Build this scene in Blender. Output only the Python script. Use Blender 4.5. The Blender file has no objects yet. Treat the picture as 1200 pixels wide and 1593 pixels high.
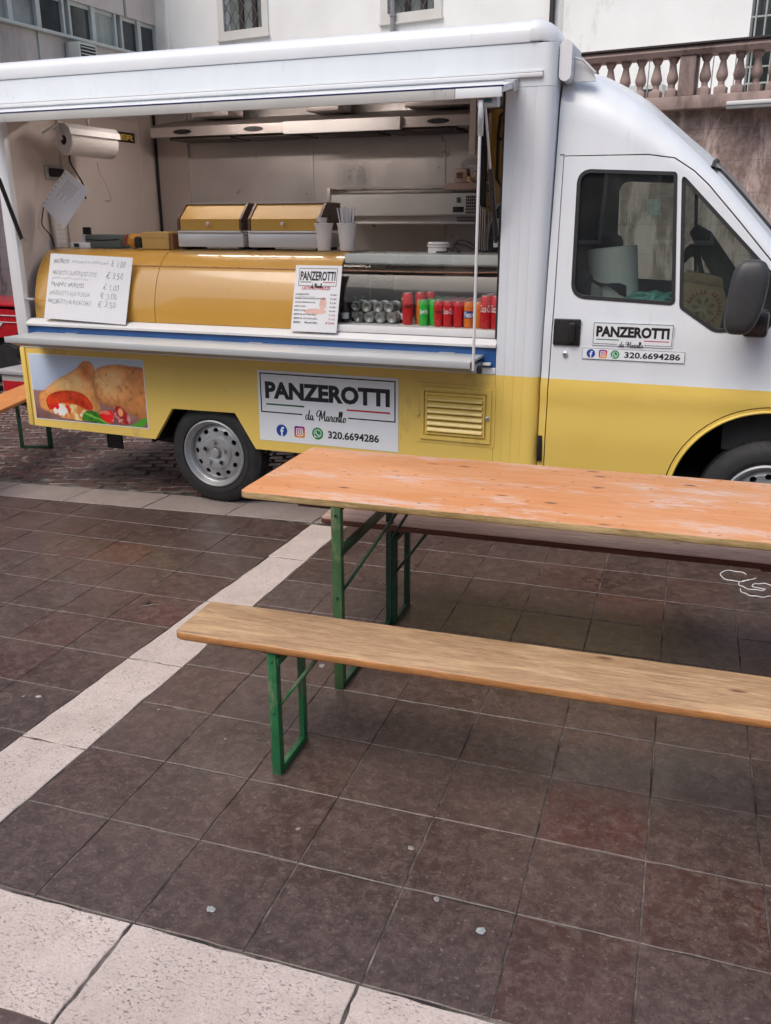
import bpy, bmesh, math, random
import numpy as np
from mathutils import Vector, Matrix, Euler
from mathutils.geometry import tessellate_polygon
random.seed(7); rng=np.random.default_rng(7)
sc=bpy.context.scene; COL=sc.collection
PI=math.pi; rad=math.radians
# ------------------------------------------------------------- camera, sky, sun, exposure
CX,CY,CZ=2.9328,-4.5896,1.7129
yaw,pitch,roll,FPX=-0.3685,0.3196,0.0026,1377.0
cd=bpy.data.cameras.new('camera'); cam=bpy.data.objects.new('camera',cd); COL.objects.link(cam); sc.camera=cam
cd.sensor_fit='HORIZONTAL'; cd.sensor_width=36; cd.lens=FPX/1200*36; cd.clip_start=.05; cd.clip_end=600
f=Vector((math.sin(yaw)*math.cos(pitch),math.cos(yaw)*math.cos(pitch),-math.sin(pitch)))
xx=Vector((math.cos(yaw),-math.sin(yaw),0)); dd=f.cross(xx)
x2=math.cos(roll)*xx+math.sin(roll)*dd; d2=-math.sin(roll)*xx+math.cos(roll)*dd
M=Matrix.Identity(4)
for i in range(3): M[i][0]=x2[i]; M[i][1]=-d2[i]; M[i][2]=-f[i]
M[0][3],M[1][3],M[2][3]=CX,CY,CZ
cam.matrix_world=M
w=bpy.data.worlds.new('World'); sc.world=w; w.use_nodes=True
wn=w.node_tree; bg=wn.nodes['Background']; sky=wn.nodes.new('ShaderNodeTexSky'); sky.sky_type='NISHITA'; sky.sun_disc=False
SEL,SAZ=rad(58),rad(205)
sky.sun_elevation=SEL; sky.sun_rotation=SAZ; sky.air_density=1.0; sky.dust_density=4.0; sky.ozone_density=.6
wn.links.new(sky.outputs[0],bg.inputs[0]); bg.inputs[1].default_value=.125
sd=bpy.data.lights.new('sun','SUN'); sd.energy=1.0; sd.angle=rad(40); sd.color=(1,.97,.93)
so=bpy.data.objects.new('sun',sd); COL.objects.link(so)
sdir=Vector((math.sin(SAZ)*math.cos(SEL),math.cos(SAZ)*math.cos(SEL),math.sin(SEL)))
so.rotation_euler=sdir.to_track_quat('Z','Y').to_euler(); so.location=sdir*40
sc.view_settings.view_transform='Standard'; sc.view_settings.look='None'; sc.view_settings.gamma=1
sc.view_settings.exposure=0.5
# ------------------------------------------------------------- helpers
class MB:
    def __init__(s): s.v=[]; s.f=[]
    def add(s,vs,fs):
        n=len(s.v); s.v+= [tuple(p) for p in vs]; s.f+=[tuple(i+n for i in q) for q in fs]; return s
    def box(s,x0,x1,y0,y1,z0,z1,b=0):
        if b<=0:
            vs=[(x,y,z) for x in(x0,x1) for y in(y0,y1) for z in(z0,z1)]
            return s.add(vs,[(0,1,3,2),(4,6,7,5),(0,4,5,1),(2,3,7,6),(0,2,6,4),(1,5,7,3)])
        b=min(b,.45*min(abs(x1-x0),abs(y1-y0),abs(z1-z0)))
        bm=bmesh.new(); bmesh.ops.create_cube(bm,size=1)
        for v in bm.verts: v.co=Vector(((x0+x1)/2+v.co.x*(x1-x0),(y0+y1)/2+v.co.y*(y1-y0),(z0+z1)/2+v.co.z*(z1-z0)))
        bmesh.ops.bevel(bm,geom=bm.edges[:],offset=b,segments=2,affect='EDGES',profile=.5)
        bm.verts.index_update(); s.add([v.co[:] for v in bm.verts],[[v.index for v in q.verts] for q in bm.faces]); bm.free(); return s
    def prism(s,poly,ax,a,b):
        # poly: 2-D points; ax 'x': (y,z), 'y': (x,z), 'z': (x,y)
        def P(p,c): return {'x':(c,p[0],p[1]),'y':(p[0],c,p[1]),'z':(p[0],p[1],c)}[ax]
        n=len(poly); A=[P(p,a) for p in poly]; B=[P(p,b) for p in poly]
        tri=tessellate_polygon([[Vector((p[0],p[1],0)) for p in poly]])
        fs=[tuple(t) for t in tri]+[tuple(n+i for i in reversed(t)) for t in tri]
        fs+=[(i,(i+1)%n,n+(i+1)%n,n+i) for i in range(n)]
        return s.add(A+B,fs)
    def tube(s,pts,r,n=8,cap=True,closed=False):
        pts=[Vector(p) for p in pts]; m=len(pts); rr=r if isinstance(r,(list,tuple)) else [r]*m
        vs=[]; up=None
        for i,p in enumerate(pts):
            if closed: t=(pts[(i+1)%m]-pts[i-1])
            else: t=(pts[min(i+1,m-1)]-pts[max(i-1,0)])
            t.normalize()
            if up is None: up=t.orthogonal().normalized()
            else:
                up=(up-up.dot(t)*t)
                up=up.normalized() if up.length>1e-6 else t.orthogonal().normalized()
            q=t.cross(up)
            for k in range(n):
                a=2*PI*k/n; vs.append(p+rr[i]*(math.cos(a)*up+math.sin(a)*q))
        fs=[]
        for i in range(m if closed else m-1):
            for k in range(n):
                a=i*n+k;b=i*n+(k+1)%n;c=((i+1)%m)*n+(k+1)%n;d=((i+1)%m)*n+k; fs.append((a,b,c,d))
        if cap and not closed: fs+= [tuple(range(n-1,-1,-1)),tuple((m-1)*n+k for k in range(n))]
        return s.add(vs,fs)
    def lathe(s,prof,c=(0,0,0),ax='z',n=24,cap=True):
        # prof: (r,h)
        vs=[]
        for r,h in prof:
            for k in range(n):
                a=2*PI*k/n; u,v=r*math.cos(a),r*math.sin(a)
                vs.append({'z':(c[0]+u,c[1]+v,c[2]+h),'y':(c[0]+u,c[1]+h,c[2]+v),'x':(c[0]+h,c[1]+u,c[2]+v)}[ax])
        m=len(prof); fs=[(i*n+k,i*n+(k+1)%n,(i+1)*n+(k+1)%n,(i+1)*n+k) for i in range(m-1) for k in range(n)]
        if cap: fs+=[tuple(range(n-1,-1,-1)),tuple((m-1)*n+k for k in range(n))]
        return s.add(vs,fs)
    def grid(s,P):
        h=len(P); w_=len(P[0]); n=len(s.v)
        s.v+=[tuple(q) for r in P for q in r]
        s.f+=[(n+i*w_+j,n+i*w_+j+1,n+(i+1)*w_+j+1,n+(i+1)*w_+j) for i in range(h-1) for j in range(w_-1)]
        return s
    def xf(s,Mx):
        s.v=[tuple(Mx@Vector(p)) for p in s.v]; return s
    def mesh(s,name,sharp=35,recalc=True):
        me=bpy.data.meshes.new(name); me.from_pydata([tuple(map(float,p)) for p in s.v],[],[list(map(int,q)) for q in s.f])
        if recalc:
            bm=bmesh.new(); bm.from_mesh(me); bmesh.ops.recalc_face_normals(bm,faces=bm.faces); bm.to_mesh(me); bm.free()
        me.shade_smooth(); me.set_sharp_from_angle(angle=rad(sharp)); return me
WORLD={}
def empty(name,label=None,cat=None,loc=(0,0,0),rot=(0,0,0),group=None,kind=None,world=False):
    o=bpy.data.objects.new(name,None); COL.objects.link(o); o.location=loc; o.rotation_euler=rot; o.empty_display_size=.1
    if label:o['label']=label
    if cat:o['category']=cat
    if group:o['group']=group
    if kind:o['kind']=kind
    if world: WORLD[o.name]=Matrix.Translation(-Vector(loc))
    return o
def part(name,mb,m,parent=None,sharp=35,label=None,kind=None,recalc=True):
    me=mb if isinstance(mb,bpy.types.Mesh) else mb.mesh(name,sharp,recalc)
    if m is not None and len(me.materials)==0:
        for q in (m if isinstance(m,(list,tuple)) else [m]): me.materials.append(q)
    o=bpy.data.objects.new(name,me); COL.objects.link(o)
    if parent is not None:
        o.parent=parent
        if parent.name in WORLD: o.matrix_parent_inverse=WORLD[parent.name]
    if label:o['label']=label
    if kind:o['kind']=kind
    return o
def thing1(name,mb,m,label,cat,group=None,loc=(0,0,0),rot=(0,0,0),sharp=35):
    o=part(name,mb,m,None,sharp); o.location=loc; o.rotation_euler=rot; o['label']=label; o['category']=cat
    if group:o['group']=group
    return o
def copy_tree(o,parent=None):
    c=o.copy(); COL.objects.link(c); c.parent=parent
    for ch in list(o.children): copy_tree(ch,c)
    return c
def boolean(base_me,ops,solid=0):
    ob=bpy.data.objects.new('work',base_me); COL.objects.link(ob); tmp=[ob]
    if solid:
        md=ob.modifiers.new('s','SOLIDIFY'); md.thickness=solid; md.offset=-1; md.use_even_offset=False
    for me,op in ops:
        b=bpy.data.objects.new('cut',me); COL.objects.link(b); tmp.append(b)
        md=ob.modifiers.new('b','BOOLEAN'); md.object=b; md.operation=op; md.solver='EXACT'
    dg=bpy.context.evaluated_depsgraph_get(); dg.update()
    me=bpy.data.meshes.new_from_object(ob.evaluated_get(dg))
    for t in tmp: bpy.data.objects.remove(t)
    me.shade_smooth(); me.set_sharp_from_angle(angle=rad(30)); return me
# ---- node materials
class NT:
    def __init__(s,name):
        s.m=bpy.data.materials.new(name); s.m.use_nodes=True; s.t=s.m.node_tree; s.p=s.t.nodes['Principled BSDF']; s.o=s.t.nodes['Material Output']
    def n(s,t,**k):
        q=s.t.nodes.new('ShaderNode'+t)
        for a,b in k.items():
            if a in q.inputs.keys(): q.inputs[a].default_value=b
            else: setattr(q,a,b)
        return q
    def l(s,a,b): s.t.links.new(a,b)
    def coord(s,kind='Object',scale=(1,1,1),rot=(0,0,0)):
        if kind=='World': c=s.n('NewGeometry').outputs['Position']
        else: c=s.n('TexCoord').outputs[kind]
        mp=s.n('Mapping'); mp.inputs['Scale'].default_value=scale; mp.inputs['Rotation'].default_value=rot; s.l(c,mp.inputs[0]); return mp.outputs[0]
    def noise(s,co,scale,detail=4,rough=.55,dist=0):
        q=s.n('TexNoise'); q.inputs['Scale'].default_value=scale; q.inputs['Detail'].default_value=detail; q.inputs['Roughness'].default_value=rough; q.inputs['Distortion'].default_value=dist
        s.l(co,q.inputs['Vector']); return q.outputs['Fac']
    def ramp(s,fac,stops,interp='LINEAR'):
        q=s.n('ValToRGB'); q.color_ramp.interpolation=interp; e=q.color_ramp.elements
        while len(e)<len(stops): e.new(.5)
        for i,(p_,c) in enumerate(stops):
            e[i].position=p_; e[i].color=(c[0],c[1],c[2],1) if hasattr(c,'__len__') else (c,c,c,1)
        s.l(fac,q.inputs[0]); return q.outputs[0]
    def mix(s,fac,a,b,mode='MIX'):
        q=s.n('Mix',data_type='RGBA',blend_type=mode)
        for v,i in ((fac,0),(a,6),(b,7)):
            if hasattr(v,'is_linked') or hasattr(v,'node'): s.l(v,q.inputs[i])
            else: q.inputs[i].default_value=(v if i==0 else (v[0],v[1],v[2],1))
        return q.outputs[2]
    def math(s,op,a,b=0,c=0):
        q=s.n('Math',operation=op)
        for i,v in enumerate((a,b,c)):
            if hasattr(v,'node'): s.l(v,q.inputs[i])
            else: q.inputs[i].default_value=v
        return q.outputs[0]
    def bump(s,h,strength=.3,dist=.01):
        q=s.n('Bump'); q.inputs['Strength'].default_value=strength; q.inputs['Distance'].default_value=dist
        s.l(h,q.inputs['Height']); s.l(q.outputs[0],s.p.inputs['Normal'])
    def set(s,**k):
        for a,b in k.items():
            i=s.p.inputs[a.replace('_',' ')]
            if hasattr(b,'node'): s.l(b,i)
            else: i.default_value=b if not isinstance(b,tuple) else (b[0],b[1],b[2],1)
        return s
def pbr(name,col,rough=.5,metal=0,var=.12,scale=6,coat=0,bump=0,bscale=40,dirt=None,dscale=3,dth=.58,rvar=.08,stretch=(1,1,1),spec=.5,co='Object'):
    t=NT(name); c=t.coord(co,stretch)
    nf=t.noise(c,scale,5)
    a=tuple(min(1,x*(1-var)) for x in col); b=tuple(min(1,x*(1+var)) for x in col)
    cc=t.ramp(nf,[(.3,a),(.7,b)])
    if dirt:
        df=t.ramp(t.noise(t.coord(co,(stretch[0],stretch[1],stretch[2]*.35)),dscale,8,.7),[(dth-.06,0),(dth+.1,1)])
        cc=t.mix(df,cc,dirt)
    t.set(Base_Color=cc,Metallic=metal); t.p.inputs['Specular IOR Level'].default_value=spec
    t.set(Roughness=t.ramp(t.noise(c,scale*2.3,4),[(.3,max(0,rough-rvar)),(.7,min(1,rough+rvar))]))
    t.p.inputs['Coat Weight'].default_value=coat; t.p.inputs['Coat Roughness'].default_value=.06
    if coat>.65: t.p.inputs['Coat IOR'].default_value=1.6; t.p.inputs['Coat Roughness'].default_value=.07; t.p.inputs['Coat Weight'].default_value=.8
    if bump: t.bump(t.noise(c,bscale,4),bump,.004)
    return t.m
def glass(name,tint=(.85,.9,.88),gl=.9,rough=.0,ior=1.5,dust_sheen=0):
    t=NT(name); t.t.nodes.remove(t.p)
    tr=t.n('BsdfTransparent'); tr.inputs[0].default_value=(*tint,1); g=t.n('BsdfGlossy'); g.inputs['Roughness'].default_value=rough
    fr=t.n('Fresnel'); fr.inputs[0].default_value=ior; mx=t.n('MixShader'); 
    t.l(t.math('MULTIPLY',fr.outputs[0],gl*1.6),mx.inputs[0]); t.l(tr.outputs[0],mx.inputs[1]); t.l(g.outputs[0],mx.inputs[2])
    out=mx.outputs[0]
    if dust_sheen:  # grey diffuse layer, for thin dust and for painted-in sheen
        df=t.n('BsdfDiffuse'); df.inputs[0].default_value=(.5,.5,.48,1); m2=t.n('MixShader')
        t.l(t.ramp(t.noise(t.coord('Object'),5,6),[(.35,dust_sheen*.4),(.7,dust_sheen)]),m2.inputs[0]); t.l(out,m2.inputs[1]); t.l(df.outputs[0],m2.inputs[2]); out=m2.outputs[0]
    t.l(out,t.o.inputs[0]); return t.m
Mt={}
# van paint: yellow below a painted line, white above
def two_tone(name,zs):
    t=NT(name); c=t.coord('Object'); sp=t.n('SeparateXYZ'); t.l(c,sp.inputs[0])
    nf=t.noise(t.coord('Object',(3,3,.6)),2.2,6)
    wht=t.ramp(nf,[(.3,(.71,.755,.79)),(.7,(.77,.81,.845))])
    # rain streak grime on the white
    st=t.ramp(t.noise(t.coord('Object',(28,28,1.1)),1,6,.7),[(.60,0),(.82,.30)])
    wht=t.mix(st,wht,(.42,.40,.36))
    yel=t.ramp(t.noise(c,1.7,4),[(.3,(.80,.57,.12)),(.7,(.87,.63,.15))])
    sx=t.math('GREATER_THAN',sp.outputs[2],zs)
    t.set(Base_Color=t.mix(sx,yel,wht),Roughness=.34); t.p.inputs['Coat Weight'].default_value=.35; t.p.inputs['Coat Roughness'].default_value=.12
    t.bump(t.noise(c,3,2),.05,.01); return t.m
Mt['paint']=two_tone('van_paint_white_over_yellow',.925)
Mt['white']=pbr('white_van_paint',(.78,.80,.82),.35,var=.04,scale=2,coat=.3,dirt=(.42,.41,.38),dscale=6,dth=.72)
Mt['whitedirty']=pbr('white_header_paint',(.80,.85,.88),.32,var=.04,scale=2,coat=.4,dirt=(.40,.38,.32),dscale=2.2,dth=.70,stretch=(2.4,1,.5))
Mt['yellow']=pbr('yellow_van_paint',(.84,.60,.135),.36,var=.05,scale=1.8,coat=.35,dirt=(.50,.36,.12),dscale=5,dth=.64)
Mt['yellowpanel']=pbr('yellow_counter_panel',(.52,.28,.045),.34,var=.04,scale=2,coat=.66)
Mt['yellowlid']=pbr('yellow_warmer_lid',(.60,.34,.055),.38,var=.04,scale=3,coat=.2)
Mt['alu']=pbr('brushed_aluminium',(.60,.62,.63),.38,metal=.85,var=.06,scale=5,stretch=(1,6,6))
Mt['alupaint']=pbr('grey_shelf_metal',(.50,.52,.53),.40,metal=.2,var=.03,scale=2,rvar=.04)
Mt['edgegrey']=pbr('scuffed_grey_edge',(.52,.52,.50),.5,var=.06,scale=5,dirt=(.22,.20,.18),dscale=9,dth=.66)
Mt['blue']=pbr('blue_strip',(.02,.09,.28),.4,var=.18,scale=9)
Mt['navy']=pbr('navy_seal',(.01,.015,.10),.4)
Mt['steel']=pbr('stainless_steel',(.56,.51,.49),.34,metal=.6,var=.05,scale=2,rvar=.05)
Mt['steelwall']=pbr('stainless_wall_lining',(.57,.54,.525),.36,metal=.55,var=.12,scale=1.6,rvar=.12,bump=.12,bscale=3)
Mt['steelbright']=pbr('bright_stainless',(.66,.65,.64),.38,metal=.4,var=.03,scale=2,rvar=.04)
Mt['liner']=pbr('bounce_tinted_lining',(.68,.60,.56),.5,var=.06,scale=2)  # warm light bounced off the paving is tinted into this lining colour
Mt['black']=pbr('black_rubber',(.014,.014,.016),.6,var=.3,scale=20)
Mt['blackgloss']=pbr('black_plastic',(.016,.016,.018),.32,var=.2,scale=20)
Mt['tyre']=pbr('tyre_rubber',(.022,.023,.024),.68,var=.25,scale=14,dirt=(.07,.065,.06),dscale=5,dth=.62)
Mt['rim']=pbr('silver_wheel_paint',(.42,.43,.44),.38,metal=.55,var=.10,scale=12,dirt=(.20,.18,.16),dscale=9,dth=.62)
Mt['dark']=pbr('dark_underbody',(.018,.017,.016),.8,var=.3)
Mt['mirror']=pbr('grey_black_mirror_plastic',(.042,.044,.048),.42,var=.12,scale=40,bump=.2,bscale=400)
Mt['glass']=glass('cab_window_glass',(.60,.68,.65),1.7,dust_sheen=.04)
Mt['wsglass']=glass('windscreen_glass',(.70,.78,.74),1.6,dust_sheen=.45)  # strong diffuse layer paints the pale sky reflection into the glass
Mt['caseglass']=glass('display_glass',(.96,.97,.96),.22)
Mt['brownglass']=glass('brown_acrylic',(.42,.30,.26),.6)
Mt['paper']=pbr('paper',(.74,.75,.77),.7,var=.03)
Mt['ink']=pbr('black_ink',(.012,.012,.016),.5,var=.1)
Mt['pencil']=pbr('marker_ink',(.33,.35,.38),.6,var=.2)
Mt['inkred']=pbr('red_ink',(.50,.02,.04),.5); Mt['inkgreen']=pbr('green_ink',(.01,.13,.045),.5)
Mt['signwhite']=pbr('white_vinyl',(.80,.84,.87),.35,var=.02,coat=.2)
Mt['fb']=pbr('blue_icon',(.01,.06,.35),.4); Mt['wa']=pbr('green_icon',(.0,.28,.05),.4)
Mt['tissue']=pbr('soft_white_paper',(.70,.68,.66),.9,var=.03,bump=.5,bscale=90)
Mt['redcan']=pbr('red_can',(.62,.012,.018),.3,coat=.4); Mt['greencan']=pbr('green_can',(.03,.50,.05),.3,coat=.4)
Mt['orangecan']=pbr('orange_can',(.80,.20,.02),.3,coat=.4); Mt['cantop']=pbr('can_metal',(.62,.6,.58),.3,metal=.9)
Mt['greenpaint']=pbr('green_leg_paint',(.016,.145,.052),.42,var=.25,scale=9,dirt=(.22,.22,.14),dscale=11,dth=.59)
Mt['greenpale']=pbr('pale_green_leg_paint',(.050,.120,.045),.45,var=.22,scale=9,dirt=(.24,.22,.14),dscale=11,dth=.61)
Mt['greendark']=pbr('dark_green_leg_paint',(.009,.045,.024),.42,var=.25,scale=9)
Mt['white_plain']=pbr('white_plastic',(.68,.68,.68),.4,var=.03)
Mt['pvc']=pbr('grey_white_cup',(.74,.71,.69),.6,var=.04)

def wood(name,c1,c2,c3,paint=None,knot=(.14,.06,.03),long='x',wear=(.55,.40,.30),rough=.5,seedv=0):
    t=NT(name); S=(1.5,20,20)
    co=t.coord('Object',S); t.t.nodes[-1].inputs['Location'].default_value=(seedv,seedv*.7,0)
    ad=t.n('Mapping'); ad.inputs['Location'].default_value=(seedv,seedv*2.3,0); t.l(co,ad.inputs[0]); co=ad.outputs[0]
    g1=t.noise(co,3.2,9,.68,.4); g2=t.noise(co,14,6,.7,.2)
    base=t.ramp(g1,[(.3,c1),(.5,c2),(.72,c3)])
    base=t.mix(t.ramp(g2,[(.42,0),(.64,.6)]),base,tuple(x*.55 for x in c1))
    base=t.mix(t.ramp(t.noise(t.coord('Object',(.9,5,5)),2.4,8,.7,.6),[(.50,0),(.66,.6)]),base,tuple(min(1,x*1.25) for x in c3))
    base=t.mix(t.ramp(t.noise(t.coord('Object',(.7,30,9)),2.2,5,.7,.3),[(.60,0),(.66,.75)]),base,tuple(x*.42 for x in c1))
    # knots
    kc=t.coord('Object',(4.2,11,11)); am=t.n('Mapping'); am.inputs['Location'].default_value=(seedv*3.1,seedv,0); t.l(kc,am.inputs[0])
    vo=t.n('TexVoronoi',feature='F1'); vo.inputs['Scale'].default_value=.95; vo.inputs['Randomness'].default_value=1; t.l(am.outputs[0],vo.inputs['Vector'])
    kn=t.ramp(t.math('ADD',vo.outputs['Distance'],t.math('MULTIPLY',g2,.16)),[(.13,1),(.21,0)])
    if paint:
        pf=t.ramp(t.noise(t.coord('Object',(1.6,4.5,4)),2.0,10,.66,.5),[(.40,0),(.60,1)])
        fine=t.math('MULTIPLY',t.ramp(t.noise(t.coord('Object',(4,22,5)),3,8,.72,.5),[(.44,0),(.56,.95)]),t.ramp(t.noise(t.coord('Object',(1.3,3.6,2)),1.7,7,.65),[(.50,.0),(.60,1)]))
        pc=t.mix(t.ramp(t.noise(t.coord('Object',(.8,3,1)),1.6,5),[(.35,0),(.7,1)]),paint,wear)
        pc=t.mix(t.math('MULTIPLY',t.ramp(g1,[(.42,0),(.75,1)]),.35),pc,tuple(x*.7 for x in paint))
        base=t.mix(t.math('MULTIPLY',pf,.22),pc,base); base=t.mix(fine,base,(.66,.47,.39))
        small=t.n('TexVoronoi',feature='F1'); small.inputs['Scale'].default_value=1; t.l(t.coord('Object',(13,22,10)),small.inputs['Vector'])
        spk=t.ramp(t.math('ADD',small.outputs['Distance'],t.math('MULTIPLY',g1,.28)),[(.205,1),(.26,0)])
        base=t.mix(t.math('MULTIPLY',spk,.8),base,(.20,.06,.03))
    base=t.mix(kn,base,knot)
    t.set(Base_Color=base,Roughness=t.ramp(g1,[(.3,rough-.1),(.7,rough+.12)])); t.bump(t.math('ADD',g1,t.math('MULTIPLY',g2,.5)),.35,.003)
    return t.m
Mt['tabletop']=wood('orange_varnished_wood',(.45,.22,.09),(.56,.28,.12),(.62,.33,.16),paint=(.64,.255,.085),wear=(.74,.375,.20),seedv=1.3)
Mt['tableedge']=wood('raw_ply_edge',(.20,.12,.05),(.40,.27,.10),(.54,.41,.22),seedv=2.1,rough=.65)
Mt['benchtop']=wood('weathered_pine',(.33,.19,.095),(.46,.285,.15),(.57,.38,.215),knot=(.17,.065,.04),seedv=4.0)
Mt['benchedge']=wood('varnished_pine_edge',(.38,.16,.05),(.46,.20,.065),(.52,.25,.09),seedv=5.0)
Mt['bench2top']=wood('pinkish_worn_pine',(.58,.36,.27),(.72,.48,.37),(.78,.56,.46),knot=(.15,.06,.05),seedv=6.0)
Mt['bench2edge']=wood('dark_red_edge',(.12,.035,.025),(.17,.055,.04),(.22,.08,.06),seedv=7.0)
Mt['orangeseat']=wood('orange_bench_wood',(.66,.25,.07),(.72,.28,.08),(.75,.32,.10),seedv=8.0)

# stone paving
def tile_mat():
    t=NT('brown_quarry_tile'); oi=t.n('ObjectInfo'); wc=t.coord('World')
    r=oi.outputs['Random']
    base=t.ramp(r,[(0,(.052,.029,.025)),(.3,(.072,.045,.039)),(.5,(.058,.030,.025)),(.70,(.084,.060,.053)),(.82,(.072,.036,.029)),(1,(.092,.026,.020))])
    n1=t.noise(wc,3.0,6,.5,.3); n2=t.noise(wc,24,8,.8,.5)
    base=t.mix(t.ramp(t.math('FRACT',t.math('MULTIPLY',r,7.31)),[(0,0),(1,.30)]),base,(.034,.022,.019))
    base=t.mix(t.ramp(n1,[(.35,0),(.70,.65)]),base,(.112,.074,.063))
    base=t.mix(t.ramp(t.noise(t.coord('World',(1,1,1),(0,0,.6)),2.1,7,.55,.8),[(.42,0),(.70,.55)]),base,(.036,.025,.023))
    base=t.mix(t.ramp(n2,[(.45,0),(.62,.8)]),base,(.150,.104,.088))
    base=t.mix(t.ramp(t.noise(t.coord('World',(1,2.4,1),(0,0,-.5)),30,6,.75,1.5),[(.56,0),(.66,.5)]),base,(.19,.15,.135))
    base=t.mix(t.ramp(t.noise(t.coord('World',(1,1,1),(0,0,.9)),11,7,.6,.4),[(.45,0),(.72,.4)]),base,(.036,.022,.019))
    base=t.mix(t.ramp(t.noise(wc,5,7,.7,1.2),[(.58,0),(.74,.35)]),base,(.055,.028,.022))
    sp=t.ramp(t.noise(wc,70,3,.6),[(.62,0),(.70,.6)])
    base=t.mix(sp,base,(.24,.19,.165))
    base=t.mix(t.ramp(t.noise(wc,95,4,.7),[(.56,0),(.66,.7)]),base,(.030,.018,.015))
    # worn pale edges of each tile
    gx=t.n('TexCoord'); s3=t.n('SeparateXYZ'); t.l(gx.outputs['Generated'],s3.inputs[0])
    ex=t.math('ABSOLUTE',t.math('SUBTRACT',s3.outputs[0],.5)); ey=t.math('ABSOLUTE',t.math('SUBTRACT',s3.outputs[1],.5))
    e=t.math('ADD',t.math('MAXIMUM',ex,ey),t.math('MULTIPLY',t.noise(wc,30,5,.7),.035))
    base=t.mix(t.ramp(e,[(.503,0),(.522,.45)]),base,(.16,.13,.118))
    wet=t.ramp(t.noise(wc,1.1,6,.6,.5),[(.40,0),(.62,1)])
    rg=t.math('ADD',t.ramp(n1,[(.3,.26),(.7,.42)]),t.math('MULTIPLY',wet,-.06))
    rg=t.math('ADD',rg,t.math('MULTIPLY',n2,.10))
    t.set(Base_Color=base,Roughness=rg); t.p.inputs['Specular IOR Level'].default_value=.5
    sx_=t.n('SeparateXYZ'); t.l(wc,sx_.inputs[0]); side=t.ramp(t.math('ADD',t.math('MULTIPLY',sx_.outputs[0],-.25),t.math('MULTIPLY',t.noise(wc,.8,4,.5),.5)),[(.0,.16),(.42,1)])
    t.set(Coat_Weight=t.math('MULTIPLY',side,t.ramp(t.noise(wc,1.3,5,.55,.4),[(.34,.35),(.58,1)]))); t.p.inputs['Coat Roughness'].default_value=.16; t.p.inputs['Coat IOR'].default_value=1.4
    t.bump(t.math('ADD',t.math('MULTIPLY',n1,1.0),t.math('MULTIPLY',n2,.35)),.7,.010); return t.m
def trav_mat(name,a,b,pit=.5,sc_=1):
    t=NT(name); wc=t.coord('World'); oi=t.n('ObjectInfo')
    n1=t.noise(wc,4*sc_,8,.65,.3); base=t.ramp(n1,[(.3,a),(.7,b)])
    base=t.mix(t.math('MULTIPLY',oi.outputs['Random'],.22),base,tuple(x*.72 for x in a))
    n2=t.noise(t.coord('World',(1,1.9,1),(0,0,.1)),80*sc_,6,.72,.5); n3=t.noise(wc,9*sc_,6,.65)
    pm=t.math('MULTIPLY',t.ramp(n2,[(.555,0),(.63,1)]),t.ramp(n3,[(.38,.12),(.58,1)]))
    base=t.mix(t.math('MULTIPLY',pm,pit),base,(.13,.09,.075))
    base=t.mix(t.ramp(t.noise(wc,150,4,.75),[(.45,0),(.7,.4)]),base,(.27,.215,.19)); base=t.mix(t.ramp(t.noise(wc,17,6,.7),[(.45,0),(.75,.4)]),base,tuple(x*.66 for x in a))
    t.set(Base_Color=base,Roughness=.62); t.bump(t.math('SUBTRACT',t.math('MULTIPLY',n2,.6),pm),.5,.004); return t.m
Mt['tile']=tile_mat()
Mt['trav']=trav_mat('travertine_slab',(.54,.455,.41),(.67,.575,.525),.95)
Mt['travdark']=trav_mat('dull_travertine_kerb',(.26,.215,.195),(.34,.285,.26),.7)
Mt['joint']=pbr('sandy_joint',(.17,.145,.13),.85,var=.6,scale=9,co='World',dirt=(.025,.02,.018),dscale=5,dth=.47)
Mt['sett']=(lambda: (lambda t: (t.set(Base_Color=t.mix(t.ramp(t.noise(t.coord('World'),5,6),[(.4,0),(.75,.6)]),t.ramp(t.n('ObjectInfo').outputs['Random'],[(0,(.060,.032,.028)),(.5,(.085,.046,.040)),(1,(.115,.055,.046))]),(.10,.075,.068)),Roughness=t.ramp(t.noise(t.coord('World'),8,6),[(.3,.24),(.7,.5)])),t.bump(t.noise(t.coord('World'),40,5),.5,.004),t.m)[-1])(NT('porphyry_sett')))()
Mt['sand']=pbr('sett_joint_grit',(.22,.195,.18),.8,var=.3,scale=14,co='World')
Mt['asphalt']=pbr('far_paving',(.09,.065,.058),.55,var=.3,scale=3,co='World')

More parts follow.
